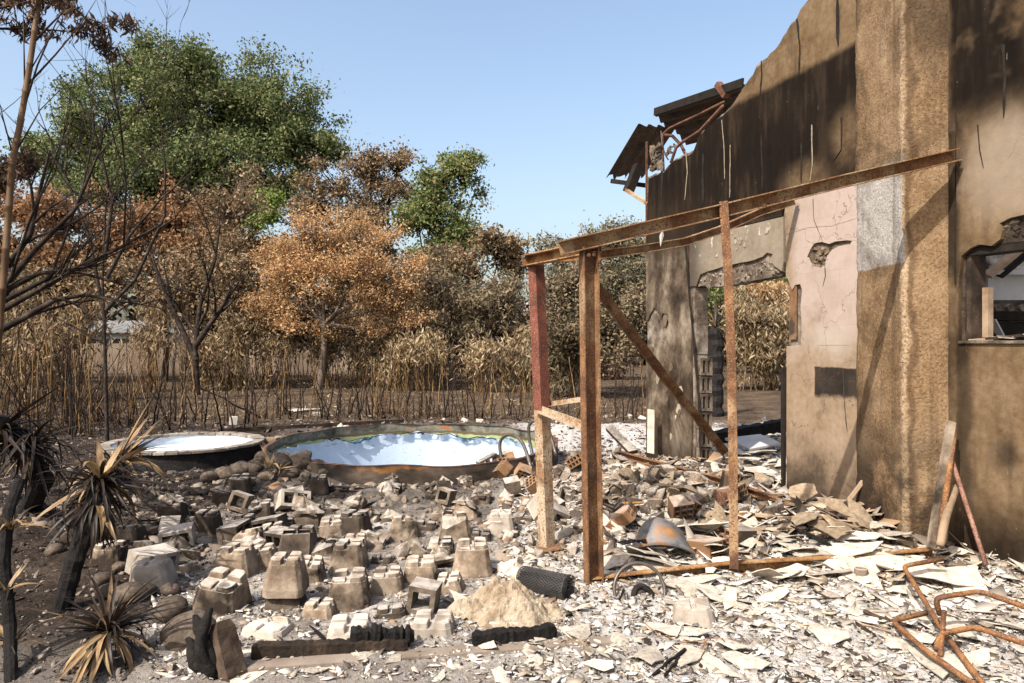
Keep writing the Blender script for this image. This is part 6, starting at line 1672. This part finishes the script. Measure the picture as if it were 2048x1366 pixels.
M['sword_dark'] = sword_mat('sword_dark', [(.35, c3(.012, .009, .007)), (.55, c3(.04, .024, .015)), (.75, c3(.15, .075, .03))])
SWT = [sword(M['sword_tan'], i, b) for i, b in enumerate((.15, .5, .9, 1.3))]; SWD = [sword(M['sword_dark'], 10 + i, b) for i, b in enumerate((.15, .5, .9, 1.3, 1.7))]
def rosette(root, c, n, length, tan, lo, hi, seed, az=None, wide=1.0):
    rr = random.Random(seed)
    for i in range(n):
        a = rr.uniform(0, 2 * math.pi) if az is None else rr.gauss(*az); el = rr.uniform(lo, hi); l = length * rr.uniform(.4, 1.15)
        me = rr.choice(SWT if rr.random() < tan else SWD)
        o = mesh_obj('leaf', me, root, None, c, (rr.uniform(-.5, .5), -el, a)); w = l * wide * rr.uniform(.9, 1.3) * (1.0 if me in SWT else .55); o.scale = (l, w, l)
def yucca(label, base, path, leafs, r=.05):
    root = empty('burnt_yucca', base, 0, label, 'yucca'); B = Vector(base)
    if path:
        P = [Vector(p) - B for p in path]; Q = []; Rr = []
        for i in range(len(P) - 1):
            for s in range(6): Q.append(P[i].lerp(P[i + 1], s / 6)); Rr.append(r * (1.0 + .12 * ((len(Q)) % 2)))
        Q.append(P[-1]); Rr.append(r)
        MB().tube(Q, Rr, 10).build('trunk', M['char'], root)
    for c, n, l, tan, lo, hi, seed, az, wide in leafs: rosette(root, Vector(c) - B, n, l, tan, lo, hi, seed, az, wide)
    return root
b1 = gp(118, 1228, -.02)
yucca('burnt yucca with a leaning black trunk and shaggy dark head at left', b1, [b1, at(150, 1120, 4.35), at(185, 1020, 4.45), at(200, 960, 4.5)],
      [(at(200, 965, 4.5), 130, .46, .12, -1.0, 1.0, 1, None, 1.0), (at(190, 1000, 4.48), 80, .40, .02, -1.3, 0.1, 2, None, 1.0)], .052)
b2 = gp(258, 960, -.05)
yucca('upper yucca with a fan of bright tan sword leaves before the basin', b2, [b2, at(240, 940, 6.0), at(245, 905, 5.6)],
      [(at(236, 925, 5.3), 26, .52, .95, .15, 1.35, 3, (.55, .75), 1.25), (at(225, 930, 5.3), 70, .44, .18, -.5, 1.0, 4, None, 1.0)], .05)
b3 = gp(215, 1330, -.02)
yucca('low yucca on the ground at bottom left with drooping pale leaves', b3, None,
      [(at(215, 1262, 3.62), 80, .40, .10, .1, 1.3, 5, None, 1.0), (at(212, 1266, 3.58), 28, .36, .95, -.9, .15, 6, (-1.57, .8), 1.25), (at(222, 1262, 3.62), 60, .40, .1, -.5, .3, 7, None, 1.0)])
b4 = gp(60, 1010, -.02)
yucca('black leaning yucca trunk at the left edge with a ragged crown', b4, [b4, at(85, 960, 5.5), at(50, 900, 5.4), at(0, 850, 5.3), at(-60, 830, 5.2)],
      [(at(60, 890, 5.3), 110, .52, .05, -.9, .9, 8, None, 1.0), (at(0, 860, 5.2), 90, .55, .03, -.9, .7, 9, None, 1.0)], .075)
b5 = gp(22, 1362, -.02)
yucca('thin scorched stem with curled orange leaf stubs at the bottom left corner', b5, [b5, at(20, 1250, 3.65), at(8, 1120, 3.7), at(18, 1020, 3.8), at(40, 960, 3.9)],
      [(at(20, 1060, 3.75), 26, .22, .5, .3, 1.2, 10, None, 1.2), (at(24, 1290, 3.6), 18, .22, .6, .3, 1.2, 11, None, 1.2), (at(14, 1180, 3.65), 18, .18, .3, .2, 1.2, 12, None, 1.2)], .028)
b6 = gp(540, 958, .06)
yucca('small withered tuft with two brown blades between basin and pool', b6, None, [(b6 + Vector((0, 0, .05)), 12, .32, .8, .4, 1.4, 13, None, 1.3), (b6 + Vector((.1, 0, .05)), 16, .2, .9, -.3, 1.0, 14, None, 1.0)])
# burnt palm in the garden seen through the doorway
bp = gp(1431, 832, -.05)
palm = empty('burnt_palm', bp, 0, 'burnt palm with a shaggy black trunk seen through the doorway', 'palm'); PB = Vector(bp)
MB().tube([Vector((.02 * math.sin(i * 2), 0, i * .12)) for i in range(17)], [.15 * (1 + .18 * (i % 2)) for i in range(17)], 10).build('trunk', M['char'], palm)
rosette(palm, Vector((0, 0, 1.95)), 46, .85, .35, -.9, 1.4, 20, None, .8)

# ---------------------------------------------------------------- far things: panel fence, two houses
fence = empty('panel_fence', at(220, 750, 36), 0, 'brown concrete panel fence along the far left side of the garden', 'fence'); FE = Vector(fence.location); FE.z = 0; fence.location.z = 0
pan = MB().box((0, -.03, 0), (2.0, .03, 1.5)).mesh('panel', M['fence_panel'], bevel=.01); pst = MB().box((-.07, -.08, 0), (.07, .08, 1.62)).mesh('post', M['fence_panel'], bevel=.01)
for i in range(-5, 6):
    x = i * 2.18 - .3
    mesh_obj('panel', pan, fence, None, (x + .09, 0, 0)); mesh_obj('post', pst, fence, None, (x, 0, 0))
def far_house(name, label, px0, px1, ytop, ymid, Y, wins, wallm, roofm, depth=6):
    a = at(px0, ymid, Y); b = at(px1, ytop, Y); root = empty(name, (a.x, Y, 0), 0, label, 'house'); L = b.x - a.x; hw = a.z; ht = b.z
    MB().box((0, 0, 0), (L, depth, hw)).build('wall', wallm, root)
    V = []; F = []; n = 60
    for s in (0, .05):
        for i in range(n + 1):
            x = -.4 + (L + .8) * i / n; wv = .03 * math.sin(i * 1.6)
            V += [(x, -.5, hw - .05 + wv + s), (x, depth * .5, ht + wv + s), (x, depth + .5, hw - .05 + wv + s)]
    k = 3 * (n + 1)
    for s in (0, 1):
        for i in range(n):
            b0 = s * k + i * 3; F += [(b0, b0 + 3, b0 + 4, b0 + 1), (b0 + 1, b0 + 4, b0 + 5, b0 + 2)]
    for i in range(n): F.append((i * 3, i * 3 + 3, k + i * 3 + 3, k + i * 3))
    MB().add(V, F).build('roof', roofm, root)
    for x, w, z0, z1 in wins:
        f = MB().box((x, -.05, z0), (x + w, .02, z1)).build('window', M['white_paint'], root)
        MB().box((x + .08, -.07, z0 + .08), (x + w - .08, -.04, z1 - .08)).build('pane', M['pane_dark'], f)
far_house('far_house', 'low white neighbouring house with slate roof behind the panel fence', 120, 350, 640, 664, 42, [(1.2, 1.0, .6, 1.85), (3.0, 1.1, .6, 1.85), (4.9, 1.0, .6, 1.85), (2.3, .6, .8, 1.85)], M['white_paint'], M['slate'])
far_house('far_house', 'pale house with a faded pink roof far behind the right-hand trees', 985, 1075, 600, 622, 41, [(.8, .8, 1.2, 2.4)], M['far_wall'], M['far_roof'])
